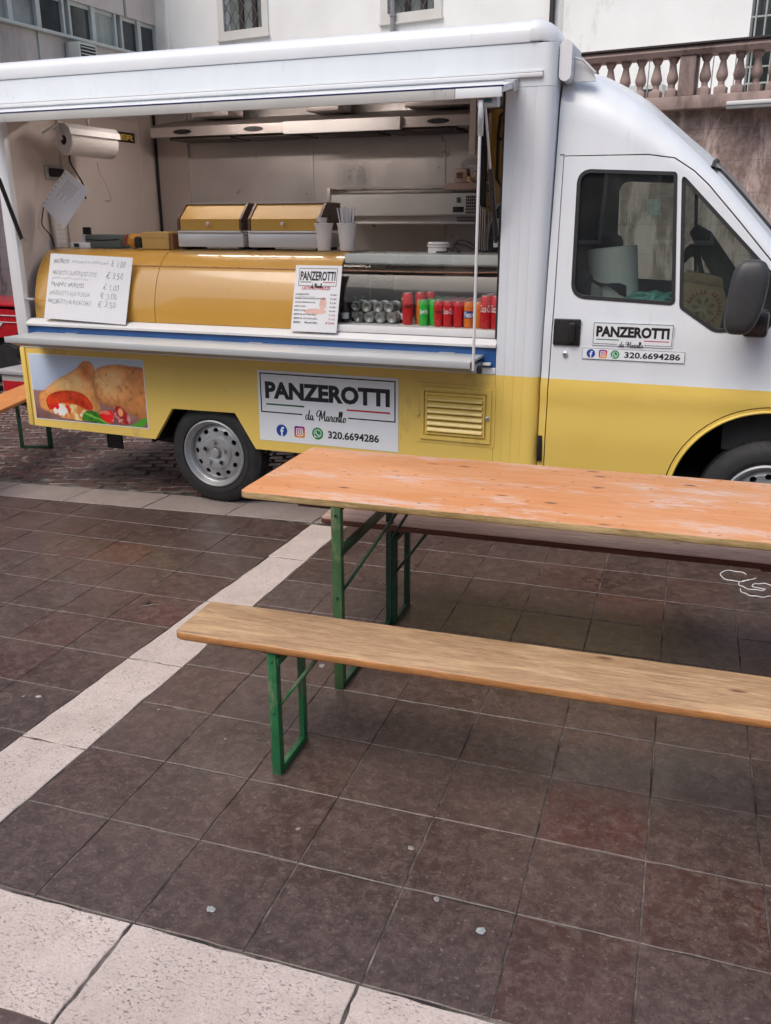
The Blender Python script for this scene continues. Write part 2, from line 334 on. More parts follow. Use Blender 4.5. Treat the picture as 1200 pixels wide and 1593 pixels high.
# ------------------------------------------------------------- ground and paving
TH,TS,GX,GY=0.04865,.3084,1.3483,-2.8016
ct,st_=math.cos(TH),math.sin(TH)
def G(a,b): return (GX+TS*(a*ct-b*st_), GY+TS*(a*st_+b*ct))
gmb=MB().box(-120,120,-120,120,-.5,-.012); g=part('ground',gmb,Mt['asphalt']); g['kind']='structure'
def clip(poly,nx,ny,c):
    out=[]; n=len(poly)
    for i in range(n):
        p,q=poly[i],poly[(i+1)%n]; dp=nx*p[0]+ny*p[1]-c; dq=nx*q[0]+ny*q[1]-c
        if dp<=0: out.append(p)
        if (dp<0)!=(dq<0) and dp!=dq:
            tt=dp/(dp-dq); out.append((p[0]+(q[0]-p[0])*tt,p[1]+(q[1]-p[1])*tt))
    return out
def slab_mesh(poly,th=.03,ch=.0018,gap=.0016,jag=0):
    # poly in world metres relative to its own centre
    cx=sum(p[0] for p in poly)/len(poly); cy=sum(p[1] for p in poly)/len(poly)
    ins=lambda p,d:(p[0]+(cx-p[0])/max(1e-6,math.hypot(cx-p[0],cy-p[1]))*d*1.41,p[1]+(cy-p[1])/max(1e-6,math.hypot(cx-p[0],cy-p[1]))*d*1.41)
    b=[ins(p,gap) for p in poly]; t=[ins(p,gap+ch) for p in poly]
    if jag: t=[(p[0]+random.uniform(-jag,jag),p[1]+random.uniform(-jag,jag)) for p in t]
    n=len(poly); mb=MB()
    vs=[(p[0],p[1],-th) for p in b]+[(p[0],p[1],-ch) for p in b]+[(p[0],p[1],0) for p in t]
    fs=[(i,(i+1)%n,n+(i+1)%n,n+i) for i in range(n)]+[(n+i,n+(i+1)%n,2*n+(i+1)%n,2*n+i) for i in range(n)]+[tuple(range(2*n,3*n))]
    return mb.add(vs,fs)
def place_slab(name,poly,m,parent,z=0,jag=0,sub=0,tilt=.0015,gap=.0016):
    poly=[G(*p) for p in poly]
    if sub: # ragged edges
        q=[]
        for i in range(len(poly)):
            a,b=poly[i],poly[(i+1)%len(poly)]
            for k in range(sub):
                tt=k/sub; e=0 if k==0 else random.uniform(-1,1)*jag
                dx,dy=b[0]-a[0],b[1]-a[1]; L=math.hypot(dx,dy); q.append((a[0]+dx*tt-dy/L*e,a[1]+dy*tt+dx/L*e))
        poly=q
    cx=sum(p[0] for p in poly)/len(poly); cy=sum(p[1] for p in poly)/len(poly)
    o=part(name,slab_mesh([(p[0]-cx,p[1]-cy) for p in poly],jag=0,gap=gap,ch=.002),m,parent,recalc=True,sharp=20)
    o.location=(cx,cy,z+random.uniform(-.0008,.0008)); o.rotation_euler=(random.uniform(-tilt,tilt),random.uniform(-tilt,tilt),0)
    return o
jm=MB().box(-9,9,-8,1.2,-.06,-.0032); j=part('paving_joint_bed',jm,Mt['joint']); j['kind']='structure'
pav=empty('tile_paving',kind='structure')
cf=lambda a:8.43+.060*(a+8.57)      # near edge of the kerb
cb=lambda a:9.31+.074*(a+9.33)      # far edge
nt=0
def clipcurb(poly):
    # keep b <= cf(a)
    return clip(poly,-.060,1,8.43+.060*8.57)
sl=lambda b:-1.87+(b+.3)*.036 ; sr=lambda b:-.965+(b+.3)*.0115
for a in range(-1,12):
    for b in range(-1,9+1):
        a0,a1=a,a+1; 
        if a==-1: 
            b0,b1=b*1.012,(b+1)*1.012
            if b==-1:b0=-1.08
            poly=[(sr(b0),b0),(0,b0),(0,b1),(sr(b1),b1)]
        else:
            b0,b1=b*1.012,(b+1)*1.012
            if b==-1:b0=-1.08
            poly=[(a0,b0),(a1,b0),(a1,b1),(a0,b1)]
        poly=clipcurb(poly)
        if len(poly)<3 or max(p[1] for p in poly)-min(p[1] for p in poly)<.08: continue
        place_slab('tile',poly,Mt['tile'],pav,jag=.0016,sub=5); nt+=1
cols=[-1.8,-2.76,-3.65,-4.54,-5.46,-6.4,-7.35,-8.3,-9.3,-10.3,-11.3,-12.3,-13.3]
for k in range(len(cols)-1):
    for b in range(-1,9):
        b0,b1=.05+.965*b,.05+.965*(b+1)
        if b==-1:b0=-1.08
        x1=cols[k]; x0=cols[k+1]
        poly=[(x0,b0),(x1 if k else sl(b0),b0),(x1 if k else sl(b1),b1),(x0,b1)]
        poly=clipcurb(poly)
        if len(poly)<3 or max(p[1] for p in poly)-min(p[1] for p in poly)<.08: continue
        place_slab('tile',poly,Mt['tile'],pav,jag=.0016,sub=5); nt+=1
# tiles beyond the near border
for a in range(-4,10):
    for b in range(-6,-2):
        place_slab('tile',[(a,b-.11),(a+1,b-.11),(a+1,b+.89),(a,b+.89)],Mt['tile'],pav)
strip=empty('travertine_strip',kind='structure')
jb=[-1.08,.95,2.95,4.92,6.95,8.75]
for i in range(5):
    b0,b1=jb[i],jb[i+1]
    place_slab('slab',[(sl(b0),b0),(sr(b0),b0),(sr(b1),b1),(sl(b1)+(.03 if i==3 else 0),b1)],Mt['trav'],strip,gap=.0036,z=.001,jag=.004,sub=9)
bord=empty('travertine_border',kind='structure')
ja=[-11.2,-9.1,-7.1,-5.1,-3.05,-1.05,.98,2.98,5.0,7.0,9.0,11.0]
for i in range(len(ja)-1):
    place_slab('slab',[(ja[i],-2.12),(ja[i+1],-2.12),(ja[i+1],-1.09),(ja[i],-1.09)],Mt['trav'],bord,gap=.0032,z=.001,jag=.003,sub=12)
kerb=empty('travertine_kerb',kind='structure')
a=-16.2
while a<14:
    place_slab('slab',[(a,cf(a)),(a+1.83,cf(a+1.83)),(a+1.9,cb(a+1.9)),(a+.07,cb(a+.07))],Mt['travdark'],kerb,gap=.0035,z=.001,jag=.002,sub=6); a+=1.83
# setts
sj=MB().box(-14,9,.05,7.5,-.05,-.009); o=part('sett_joint_bed',sj,Mt['sand']); o['kind']='structure'
setts=empty('sett_paving',kind='structure')
sm=[slab_mesh([(-.052,-.052),(.052,-.052),(.052,.052),(-.052,.052)],ch=.006,gap=.004,jag=.003).mesh('sett') for _ in range(5)]
sl_=[slab_mesh([(-.075,-.047),(.075,-.047),(.075,.047),(-.075,.047)],ch=.006,gap=.004,jag=.003).mesh('sett') for _ in range(5)]
cells=[]
r45=rad(24)
for i in range(-90,90):
    for k in range(-60,60):
        u=(i+(.5 if k%2 else 0))*.158+random.uniform(-.004,.004); v=k*.101+random.uniform(-.003,.003)+.02*math.sin(u*3.0)
        x=u*math.cos(r45)-v*math.sin(r45); y=u*math.sin(r45)+v*math.cos(r45)+1.5
        da,db=x-GX,y-GY; aa=(da*ct+db*st_)/TS; bb=(-da*st_+db*ct)/TS
        if bb<cb(aa)+.20 or y>4.2 or x>4.5 or x<-9: continue
        # how it shows in the picture
        vec=Vector((x-CX,y-CY,-CZ)); dpt=vec.dot(f); px=600+FPX*vec.dot(x2)/dpt; py=796+FPX*vec.dot(d2)/dpt
        vis=(-10<px<400 and 600<py<800)
        cells.append(((0 if vis else 1),vec.length,x,y))
cells.sort(); rest=MB()
for n,(vis,_,x,y) in enumerate(cells):
    ro=r45+random.uniform(-.05,.05); z=random.uniform(-.003,.001)
    if n<300:
        o=part('sett',random.choice(sl_),Mt['sett'],setts); o.location=(x,y,z); o.rotation_euler=(random.uniform(-.02,.02),random.uniform(-.02,.02),ro)
    elif x<2.6:
        c_,s_=math.cos(ro),math.sin(ro); q=[(-.071,-.043),(.071,-.043),(.071,.043),(-.071,.043)]; t_=[(-.065,-.037),(.065,-.037),(.065,.037),(-.065,.037)]
        vs=[(x+a*c_-b*s_,y+a*s_+b*c_,z-.01) for a,b in q]+[(x+a*c_-b*s_,y+a*s_+b*c_,z) for a,b in t_]
        rest.add(vs,[(0,1,5,4),(1,2,6,5),(2,3,7,6),(3,0,4,7),(4,5,6,7)])
part('distant_setts',rest,Mt['sett'],setts,kind='stuff')
# ------------------------------------------------------------- background buildings
WA=rad(-9); wc_,ws_=math.cos(WA),math.sin(WA)
def frame(px,py,ang):
    return Matrix.Translation((px,py,0))@Matrix.Rotation(ang,4,'Z')
FW=frame(1.8,9.5,WA)      # local x along the wall, local -y faces the square
def fpart(name,mb,m,parent,F,**k): mb.xf(F); return part(name,mb,m,parent,**k)
Mt['stucco']=pbr('white_stucco',(.80,.81,.80),.85,var=.05,scale=1.2,dirt=(.50,.49,.45),dscale=1.3,dth=.66,bump=.15,bscale=30)
Mt['stuccotrim']=pbr('grey_white_trim',(.62,.61,.58),.8,var=.06,scale=3)
Mt['winglass']=pbr('dim_window_glass',(.20,.23,.22),.12,var=.35,scale=2)
Mt['winglassd']=pbr('dark_window_glass',(.045,.055,.055),.1,var=.4,scale=2)
Mt['iron']=pbr('dark_iron',(.035,.025,.025),.6)
Mt['ironlight']=pbr('pale_painted_iron',(.40,.42,.40),.5)
Mt['ironmid']=pbr('grey_iron_lattice',(.10,.09,.088),.6)
Mt['pipe']=pbr('grey_downpipe',(.24,.245,.25),.5)
def wall_with_holes(x0,x1,z0,z1,holes,y0,y1):
    # rectangle wall cut into boxes round rectangular holes (x0,x1,z0,z1)
    mb=MB(); xs=sorted({x0,x1}|{h[0] for h in holes}|{h[1] for h in holes}); zs=sorted({z0,z1}|{h[2] for h in holes}|{h[3] for h in holes})
    for i in range(len(xs)-1):
        run=None
        for k in range(len(zs)-1):
            cx,cz=(xs[i]+xs[i+1])/2,(zs[k]+zs[k+1])/2
            inside=any(h[0]<cx<h[1] and h[2]<cz<h[3] for h in holes)
            if not inside:
                run=[zs[k],zs[k+1]] if run is None else [run[0],zs[k+1]]
            if inside or k==len(zs)-2:
                if run: mb.box(xs[i],xs[i+1],y0,y1,run[0],run[1]); run=None
    return mb
wb=empty('white_building','tall white stuccoed building with lattice barred windows behind the balustrade','building',loc=(0,9.8,0),world=True)
W1=[(-7.90,-7.06,4.86,6.3),(-4.57,-3.74,4.80,6.3),(-11.2,-10.4,4.86,6.3)]; W3=[(.93,2.0,3.30,5.4)]
fpart('wall',wall_with_holes(-9.35,9,0,7.6,W1[:2]+W3,0,.35),Mt['stucco'],wb,FW)
fpart('corner_pilaster',MB().box(-9.53,-9.26,-.05,.3,0,7.6),Mt['stuccotrim'],wb,FW)
fpart('seam_joint',MB().box(-1.70,-1.66,-.01,.0,2.9,7.6),Mt['stuccotrim'],wb,FW)
for wi,h in enumerate(W1[:2]):
    wdw=fpart('window',MB().box(h[0]-.01,h[1]+.01,.16,.20,h[2]-.01,h[3]),Mt['winglass'],wb,FW)
    for q_ in ((h[0]-.13,h[0],-.03,.04,h[2]-.12,h[3]),(h[1],h[1]+.13,-.03,.04,h[2]-.12,h[3]),(h[0],h[1],-.031,.04,h[2]-.12,h[2])): part('frame_member',MB().box(*q_).xf(FW),Mt['stuccotrim'],wdw)
    part('sill',MB().box(h[0]-.15,h[1]+.15,-.055,.02,h[2]-.15,h[2]-.121).xf(FW),Mt['stuccotrim'],wdw)
    for t_ in (.33,.68):
        xm=h[0]+(h[1]-h[0])*t_; part('casement_bar',MB().box(xm-.045,xm+.045,.12,.158,h[2],h[3]).xf(FW),Mt['iron'],wdw)
    d=.19; n0=-6
    for sgn in (1,-1):
        for q in range(-8,14):
            # diagonal bars clipped to the opening
            pts=[]
            xA=h[0]+q*d if sgn>0 else h[1]-q*d
            for zz in (h[2],h[3]):
                xB=xA+sgn*(zz-h[2])*.62; pts.append([xB,zz])
            (xa,za),(xb,zb)=pts
            def at(x): return za+(x-xa)/(xb-xa)*(zb-za)
            lo,hi=max(min(xa,xb),h[0]),min(max(xa,xb),h[1])
            if hi-lo<.03: continue
            part('lattice_bar',MB().tube([(lo,.03,at(lo)),(hi,.03,at(hi))],.007,4).xf(FW),Mt['ironmid'],wdw)
h=W3[0]; wdw=fpart('window',MB().box(h[0]-.01,h[1]+.01,.2,.24,h[2]-.01,h[3]),Mt['winglassd'],wb,FW,label='tall dark window with pale iron grille')
for q in range(9): part('grille_bar',MB().tube([(h[0]+.06+q*.12,.02,h[2]),(h[0]+.06+q*.12,.02,h[3])],.012,6).xf(FW),Mt['ironlight'],wdw)
for zz in (3.42,3.62,3.98,4.22,4.55): part('grille_crossbar',MB().box(h[0],h[1],.03,.04,zz,zz+.02).xf(FW),Mt['ironlight'],wdw)
part('window_ledge',MB().box(.95,2.1,-.12,-.001,3.86,3.92).xf(FW),Mt['stuccotrim'],wdw)
for q,(xp,zt,lb) in enumerate([(-4.45,7.6,'grey downpipe on the white building beside the small lattice window'),(-1.80,7.6,'dark downpipe on the white building just above the truck cab')]):
    mb=MB().tube([(xp,-.07,2.9),(xp,-.07,zt)],.042,10)
    o=empty('downpipe',lb,'drainpipe',loc=tuple(FW@Vector((xp,-.07,2.9))),world=True)
    fpart('pipe',mb,Mt['pipe'] if q==0 else Mt['iron'],o,FW)
    for zz in (3.5,4.75,6): fpart('bracket',MB().tube([(xp,-.07,zz),(xp,-.07,zz+.04)],.052,10),Mt['pipe'],o,FW)
# thin signal cable rods behind the balusters
for xq in (-1.05,-.83,-.62,-.36,-.12,.36,.62,.88): 
    pass
# retaining wall, terrace, balustrade
FB=frame(1.8,6.5,WA)
def stain_wall():
    t=NT('stained_pink_stone'); wc=t.coord('World'); n1=t.noise(wc,1.6,8,.65,.4)
    base=t.ramp(n1,[(.3,(.48,.36,.32)),(.7,(.62,.50,.45))])
    br=t.n('TexBrick'); mp=t.coord('World',(1,1,1),(rad(90),0,0)); t.l(mp,br.inputs['Vector']); br.inputs['Scale'].default_value=1; br.inputs['Brick Width'].default_value=1.1; br.inputs['Row Height'].default_value=.33; br.inputs['Mortar Size'].default_value=.006
    br.inputs['Color1'].default_value=(1,1,1,1); br.inputs['Color2'].default_value=(.93,.93,.93,1); br.inputs['Mortar'].default_value=(.78,.75,.73,1)
    base=t.mix(1.0,base,br.outputs[0],'MULTIPLY')
    n2=t.noise(t.coord('World',(2.4,2.4,.42)),1.5,9,.72,.3); n3=t.noise(wc,12,6,.7)
    sm_=t.math('MULTIPLY',t.ramp(n2,[(.47,0),(.53,1)]),t.ramp(n3,[(.33,.45),(.6,1)]))
    base=t.mix(t.math('MULTIPLY',sm_,.72),base,(.10,.055,.045)); t.set(Base_Color=base,Roughness=.85); t.bump(t.math('ADD',n3,n2),.4,.01); return t.m
Mt['stain']=stain_wall()
Mt['redstone']=pbr('reddish_sandstone',(.36,.265,.235),.78,var=.16,scale=3,dirt=(.10,.07,.065),dscale=2.0,dth=.58,bump=.3,bscale=40,co='World')
rw=empty('retaining_wall','pinkish stone retaining wall with black damp stains below the balustrade','wall',loc=(0,6.8,0),world=True)
fpart('stone_face',MB().box(-9.3,9,.06,.4,0,2.83),Mt['stain'],rw,FB)
o=fpart('terrace',MB().box(-9.3,9,.41,3.0,2.6,2.84),Mt['stuccotrim'],None,FB); o['kind']='structure'
ba=empty('balustrade','reddish sandstone balustrade with bulbous balusters above the stained wall','balustrade',loc=(1.8,6.5,2.83),world=True)
def prof_rail(z0,z1,o_=0): 
    m=(z0+z1)/2; return [(-.12-o_,z0),(.12+o_,z0),(.15+o_,m),(.12+o_,z1),(-.12-o_,z1),(-.15-o_,m)]
fpart('base_course',MB().box(-3.2,9,-.13,.13,2.832,2.965,.012),Mt['redstone'],ba,FB)
fpart('hand_rail',MB().prism(prof_rail(3.365,3.455),'x',-3.2,9),Mt['redstone'],ba,FB)
fpart('rail_cap',MB().box(-3.2,9,-.165,.165,3.456,3.475),Mt['iron'],ba,FB)
bp=[(.068,.012),(.068,.0),(.068,.07),(.055,.075),(.034,.095),(.034,.13),(.052,.155),(.062,.185),(.058,.215),(.045,.26),(.034,.31),(.031,.335),(.042,.345),(.046,.36),(.058,.375),(.058,.399)]
bme=None
for k in range(-14,32):
    xb=.320+(k+.5)*.1725
    if k%10 in(0,) : 
        fpart('pier',MB().box(xb-.085,xb+.085,-.105,.105,2.966,3.364,.01),Mt['redstone'],ba,FB); continue
    mb=MB().box(-.062,.062,-.062,.062,0,.075,.006); mb.lathe(bp[3:],n=14)
    if bme is None: bme=mb.mesh('baluster')
    o=part('baluster',bme,Mt['redstone'],ba); P=FB@Vector((xb,0,2.966)); o.location=P; o.rotation_euler=(0,0,WA)
lampo=empty('strip_lamp','white tube lamp fixed along the wall under the balustrade','lamp',loc=tuple(FB@Vector((1.3,-.18,2.86))),world=True)
fpart('housing',MB().box(.87,2.1,-.24,-.135,2.80,2.83),Mt['pipe'],lampo,FB); fpart('tube_cover',MB().box(.87,2.1,-.25,-.13,2.832,2.872,.01),Mt['white_plain'],lampo,FB)
# things on the terrace glimpsed between balusters
tb=empty('meter_cabinet','grey cabinet with small dark pane standing behind the balusters','cabinet',loc=tuple(FW@Vector((-.28,-.3,2.85))),world=True)
fpart('case',MB().box(-.62,-.06,-.35,-.1,2.845,3.46,.01),pbr('pale_grey_cabinet',(.42,.44,.43),.5),tb,FW); fpart('pane',MB().box(-.38,-.18,-.356,-.352,3.30,3.40),Mt['winglassd'],tb,FW)
for k in range(10):
    xb=-1.2+k*.27
    o=thing1('cable_rod',MB().tube([(xb,-.9,2.84),(xb+.01,-.9,3.8)],.008,5).xf(FW),Mt['pipe'],'thin upright grey rod behind the stone balusters','rod','thin upright rods behind the balustrade')
o=empty('notice_post','slim pole with a small red and white notice behind the balusters','sign',loc=tuple(FW@Vector((.42,-1,2.85))),world=True)
fpart('pole',MB().tube([(.40,-1,2.845),(.40,-1,3.75)],.02,8),Mt['pipe'],o,FW); fpart('red_notice',MB().box(.36,.42,-1.03,-1.021,3.44,3.53),Mt['inkred'],o,FW)
# grey office building on the left
LPX,LPY=-7.564,10.983; FL=frame(LPX,LPY,rad(268))   # local x runs towards the camera, +y side faces the square (east)
ob=empty('office_building','grey beige office building with a long band of windows, far left','building',loc=(LPX-1,8,0),world=True)
Mt['cladding']=pbr('grey_beige_cladding',(.50,.46,.435),.8,var=.08,scale=1.0,dirt=(.26,.235,.225),dscale=1.2,dth=.6,stretch=(1,1,.4))
Mt['officeframe']=pbr('pale_grey_window_frame',(.45,.48,.46),.5,var=.05)
Mt['blind']=pbr('grey_green_blind',(.28,.31,.29),.6,var=.25,scale=3,stretch=(4,4,.3))
fpart('lower_wall',MB().box(.02,16,-.3,0,0,4.50),Mt['cladding'],ob,FL)
fpart('upper_wall',MB().box(.02,16,-.3,0,5.10,5.9),Mt['cladding'],ob,FL)
fpart('upper_wall',MB().box(.02,16,-.3,0,6.6,7.4),Mt['cladding'],ob,FL)
fpart('stone_plinth',MB().box(.02,16,.001,.08,0,3.3),Mt['stain'],ob,FL)
fpart('window_ledge',MB().box(.02,16,-.05,.10,4.502,4.55,.008),Mt['officeframe'],ob,FL)
fpart('recess_back',MB().box(.02,16,-.62,-.58,4.4,7.5),Mt['dark'],ob,FL)
for xj in (.78,3.12,5.4,7.7): 
    fpart('panel_joint',MB().box(xj-.02,xj+.02,.0,.03,2,4.5),Mt['officeframe'],ob,FL)
    fpart('panel_joint',MB().box(xj+.12,xj+.16,.0,.02,5.1,7.4),Mt['pipe'],ob,FL)
xb=.06; k=0
while xb<13:
    wd=.42 if k<2 else .50
    if k==2: xb+=.12
    o=fpart('window',MB().box(xb,xb+wd,-.10,-.085,4.55,5.10),[Mt['winglassd'],Mt['winglass'],Mt['blind']][(0,0,2,0,0,1,2,2,0)[k%9]] if k<20 else Mt['winglass'],ob,FL)
    for q_ in ((xb-.045,xb+.0,-.14,-.02,4.551,5.099),(xb+wd,xb+wd+.045,-.14,-.02,4.551,5.099)): part('mullion',MB().box(*q_).xf(FL),Mt['officeframe'],o)
    for q_ in ((xb+.001,xb+wd-.001,-.084,-.06,5.04,5.098),(xb+.001,xb+wd-.001,-.084,-.06,4.552,4.58)): part('sash_rail',MB().box(*q_).xf(FL),Mt['officeframe'],o)
    xb+=wd+.09+(.10 if k%4==3 else 0); k+=1
ac=empty('air_conditioner','small white outdoor air conditioning unit under the office windows','air conditioner',loc=tuple(FL@Vector((2.3,.2,4.15))),world=True)
fpart('casing',MB().box(2.12,2.55,.02,.30,4.05,4.44,.01),Mt['officeframe'],ac,FL); fpart('fan_grille',MB().box(2.16,2.51,.301,.308,4.09,4.40),Mt['dark'],ac,FL)
for q in range(6): fpart('slat',MB().box(2.16,2.51,.309,.316,4.11+q*.05,4.125+q*.05),Mt['officeframe'],ac,FL)
fb_=empty('facing_building','plain beige building across the square, mirrored in the cab windows','building',loc=(2,-19,0),world=True)
Mt['facade']=pbr('beige_facade',(.34,.31,.28),.85,var=.08,scale=1)
part('wall',MB().box(-14,18,-20,-19,0,9.5),Mt['facade'],fb_)
for i_ in range(11):
    for z_ in (1.6,5.4):
        xw=-12.6+i_*2.7; wdw=part('window',MB().box(xw,xw+1.3,-18.98,-18.94,z_,z_+2.1),Mt['winglassd'],fb_)
        for q_ in ((xw-.1,xw,z_-.1,z_+2.2),(xw+1.3,xw+1.4,z_-.1,z_+2.2),(xw,xw+1.3,z_-.1,z_),(xw,xw+1.3,z_+2.1,z_+2.2),(xw+.62,xw+.68,z_,z_+2.1)): part('frame_member',MB().box(q_[0],q_[1],-18.93,-18.86,q_[2],q_[3]),Mt['stuccotrim'],wdw)
# ------------------------------------------------------------- text and print helpers
def text_mesh(s,x0,x1,z0,z1,off=0.0,shear=0,ext=0):
    cu=bpy.data.curves.new('t','FONT'); cu.body=s; cu.offset=off; cu.shear=shear; cu.size=1; cu.resolution_u=3
    ob_=bpy.data.objects.new('t',cu); COL.objects.link(ob_); dg=bpy.context.evaluated_depsgraph_get(); me=bpy.data.meshes.new_from_object(ob_.evaluated_get(dg))
    co=np.empty(len(me.vertices)*3); me.vertices.foreach_get('co',co); co=co.reshape(-1,3)
    lo,hi=co.min(0),co.max(0); fs=[tuple(p.vertices) for p in me.polygons]
    v=[(x0+(c[0]-lo[0])/(hi[0]-lo[0])*(x1-x0),0,z0+(c[1]-lo[1])/(hi[1]-lo[1])*(z1-z0)) for c in co]
    bpy.data.objects.remove(ob_); mb=MB(); mb.add(v,fs); return mb
def shift(mb,y): mb.v=[(p[0],p[1]+y,p[2]) for p in mb.v]; return mb
def text_part(s,x0,x1,z0,z1,y,m,parent,off=0,shear=0,name='lettering'):
    return part(name,shift(text_mesh(s,x0,x1,z0,z1,off,shear),y),m,parent,recalc=False)
def disc(cx,cz,r,y,n=28,r2=0):
    mb=MB()
    if r2<=0: mb.add([(cx+r*math.cos(2*PI*k/n),y,cz+r*math.sin(2*PI*k/n)) for k in range(n)],[tuple(range(n))])
    else:
        mb.add([(cx+q*math.cos(2*PI*k/n),y,cz+q*math.sin(2*PI*k/n)) for q in(r,r2) for k in range(n)],[(k,(k+1)%n,n+(k+1)%n,n+k) for k in range(n)])
    return mb
def rrect(cx,cz,h,r,y,inner=None,n=6):
    def loop(h,r): return [(cx+sx*(h-r)+r*math.cos(a0+PI/2*k/n),y,cz+sz*(h-r)+r*math.sin(a0+PI/2*k/n)) for sx,sz,a0 in((1,1,0),(-1,1,PI/2),(-1,-1,PI),(1,-1,1.5*PI)) for k in range(n+1)]
    A=loop(h,r); mb=MB()
    if inner is None: mb.add(A,[tuple(range(len(A)))])
    else:
        B=loop(inner,max(.0005,r-(h-inner))); N=len(A); mb.add(A+B,[(k,(k+1)%N,N+(k+1)%N,N+k) for k in range(N)])
    return mb
def spline(pts,n=7):
    out=[]; P=[pts[0]]+list(pts)+[pts[-1]]
    for i in range(1,len(P)-2):
        a,b,c,d=[np.array(q,float) for q in P[i-1:i+3]]
        for k in range(n):
            t=k/n; out.append(.5*((2*b)+(-a+c)*t+(2*a-5*b+4*c-d)*t*t+(-a+3*b-3*c+d)*t**3))
    out.append(np.array(pts[-1],float)); return out
SCRIPT=[ # brush script "da Marcello": strokes in letter units
 [(.55,.60),(.30,.66),(.10,.35),(.22,.05),(.45,.25),(.62,.70),(.80,1.25)],[(.80,1.25),(.58,.30),(.66,.05),(.85,.20)],
 [(1.28,.60),(1.05,.62),(.90,.30),(1.02,.05),(1.22,.30),(1.34,.62)],[(1.34,.62),(1.26,.20),(1.36,.05),(1.55,.2)],
 [(2.55,1.35),(2.15,1.15),(1.98,.75),(2.2,.55),(2.5,.85),(2.7,1.30)],[(2.7,1.30),(2.52,.55),(2.40,.02)],[(2.72,1.32),(2.82,.55),(2.86,.25)],[(2.86,.25),(3.12,.85),(3.38,1.32)],[(3.38,1.32),(3.28,.5),(3.34,.05),(3.52,.2)],
 [(4.0,.60),(3.75,.62),(3.6,.30),(3.72,.05),(3.92,.30),(4.05,.62)],[(4.05,.62),(3.97,.20),(4.08,.05),(4.22,.25)],
 [(4.22,.25),(4.40,.72),(4.46,.60),(4.60,.62)],[(4.60,.62),(4.52,.2),(4.62,.05),(4.8,.2)],
 [(5.18,.55),(5.02,.66),(4.84,.35),(4.94,.05),(5.2,.18)],[(5.2,.18),(5.48,.45),(5.44,.66),(5.28,.5),(5.28,.1),(5.52,.12)],
 [(5.52,.12),(5.86,.8),(5.94,1.3),(5.80,1.2),(5.70,.3),(5.80,.05)],[(5.80,.05),(6.18,.8),(6.28,1.3),(6.12,1.2),(6.02,.3),(6.12,.05),(6.3,.2)],
 [(6.62,.62),(6.42,.45),(6.45,.08),(6.68,.12),(6.78,.48),(6.60,.64)],[(6.60,.64),(6.8,.5),(7.0,.58)]]
def script_mesh(x0,x1,z0,z1,y,wd):
    mb=MB(); sx=(x1-x0)/7.0; sz=(z1-z0)/1.35
    for s in SCRIPT:
        P=spline(s,6); n=len(P); vs=[]
        for i,p in enumerate(P):
            t=P[min(i+1,n-1)]-P[max(i-1,0)]; t=t/max(1e-6,np.hypot(*t)); nx,nz=-t[1],t[0]
            ww=wd*(.55+.9*abs(t[1])*(1 if t[1]<0 else .45)); x=x0+p[0]*sx; z=z0+p[1]*sz
            vs+=[(x+nx*ww,y,z+nz*ww),(x-nx*ww,y,z-nz*ww)]
        mb.add(vs,[(2*i,2*i+1,2*i+3,2*i+2) for i in range(n-1)])
    return mb
def icons(parent,cx,cz,r,y,step):
    part('round_icon',disc(cx,cz,r,y),Mt['fb'],parent,recalc=False); text_part('f',cx-r*.28,cx+r*.42,cz-r*.98,cz+r*.62,y-.0006,Mt['signwhite'],parent,off=.03)
    c2=cx+step
    part('square_icon',rrect(c2,cz,r*.95,r*.3,y),Mt['insta'],parent,recalc=False)
    mb=rrect(c2,cz,r*.62,r*.2,y-.0006,inner=r*.46); mb.add(*[(q:=disc(c2,cz,r*.34,y-.0006,20,r*.19)).v,q.f]); mb.add(*[(q:=disc(c2+r*.33,cz+r*.33,r*.07,y-.0006,8)).v,q.f]); part('camera_outline',mb,Mt['signwhite'],parent,recalc=False)
    c3=cx+2*step
    part('round_icon',disc(c3,cz,r,y),Mt['wa'],parent,recalc=False)
    mb=disc(c3,cz+r*.02,r*.68,y-.0006,24,r*.56); mb.add([(c3-r*.68,y-.0006,cz-r*.72),(c3-r*.25,y-.0006,cz-r*.60),(c3-r*.56,y-.0006,cz-r*.25)],[(0,1,2)])
    P=spline([(-.30,.28),(-.22,.02),(.02,-.22),(.30,-.30)],5); n=len(P); vs=[]
    for i,p in enumerate(P):
        wdt=r*(.17 if i<4 or i>n-5 else .08); vs+=[(c3+p[0]*r+wdt*.7,y-.0006,cz+p[1]*r+wdt*.7),(c3+p[0]*r-wdt*.7,y-.0006,cz+p[1]*r-wdt*.7)]
    mb.add(vs,[(2*i,2*i+1,2*i+3,2*i+2) for i in range(n-1)])
    part('handset_outline',mb,Mt['signwhite'],parent,recalc=False)
def insta_mat():
    t=NT('magenta_orange_icon'); c=t.n('TexCoord'); s=t.n('SeparateXYZ'); t.l(c.outputs['Generated'],s.inputs[0])
    t.set(Base_Color=t.ramp(t.math('ADD',s.outputs[2],t.math('MULTIPLY',s.outputs[0],-.35)),[(-.1,(.80,.32,.05)),(.15,(.75,.12,.05)),(.45,(.55,.02,.12)),(.9,(.12,.01,.30))]),Roughness=.4); return t.m
Mt['insta']=insta_mat()
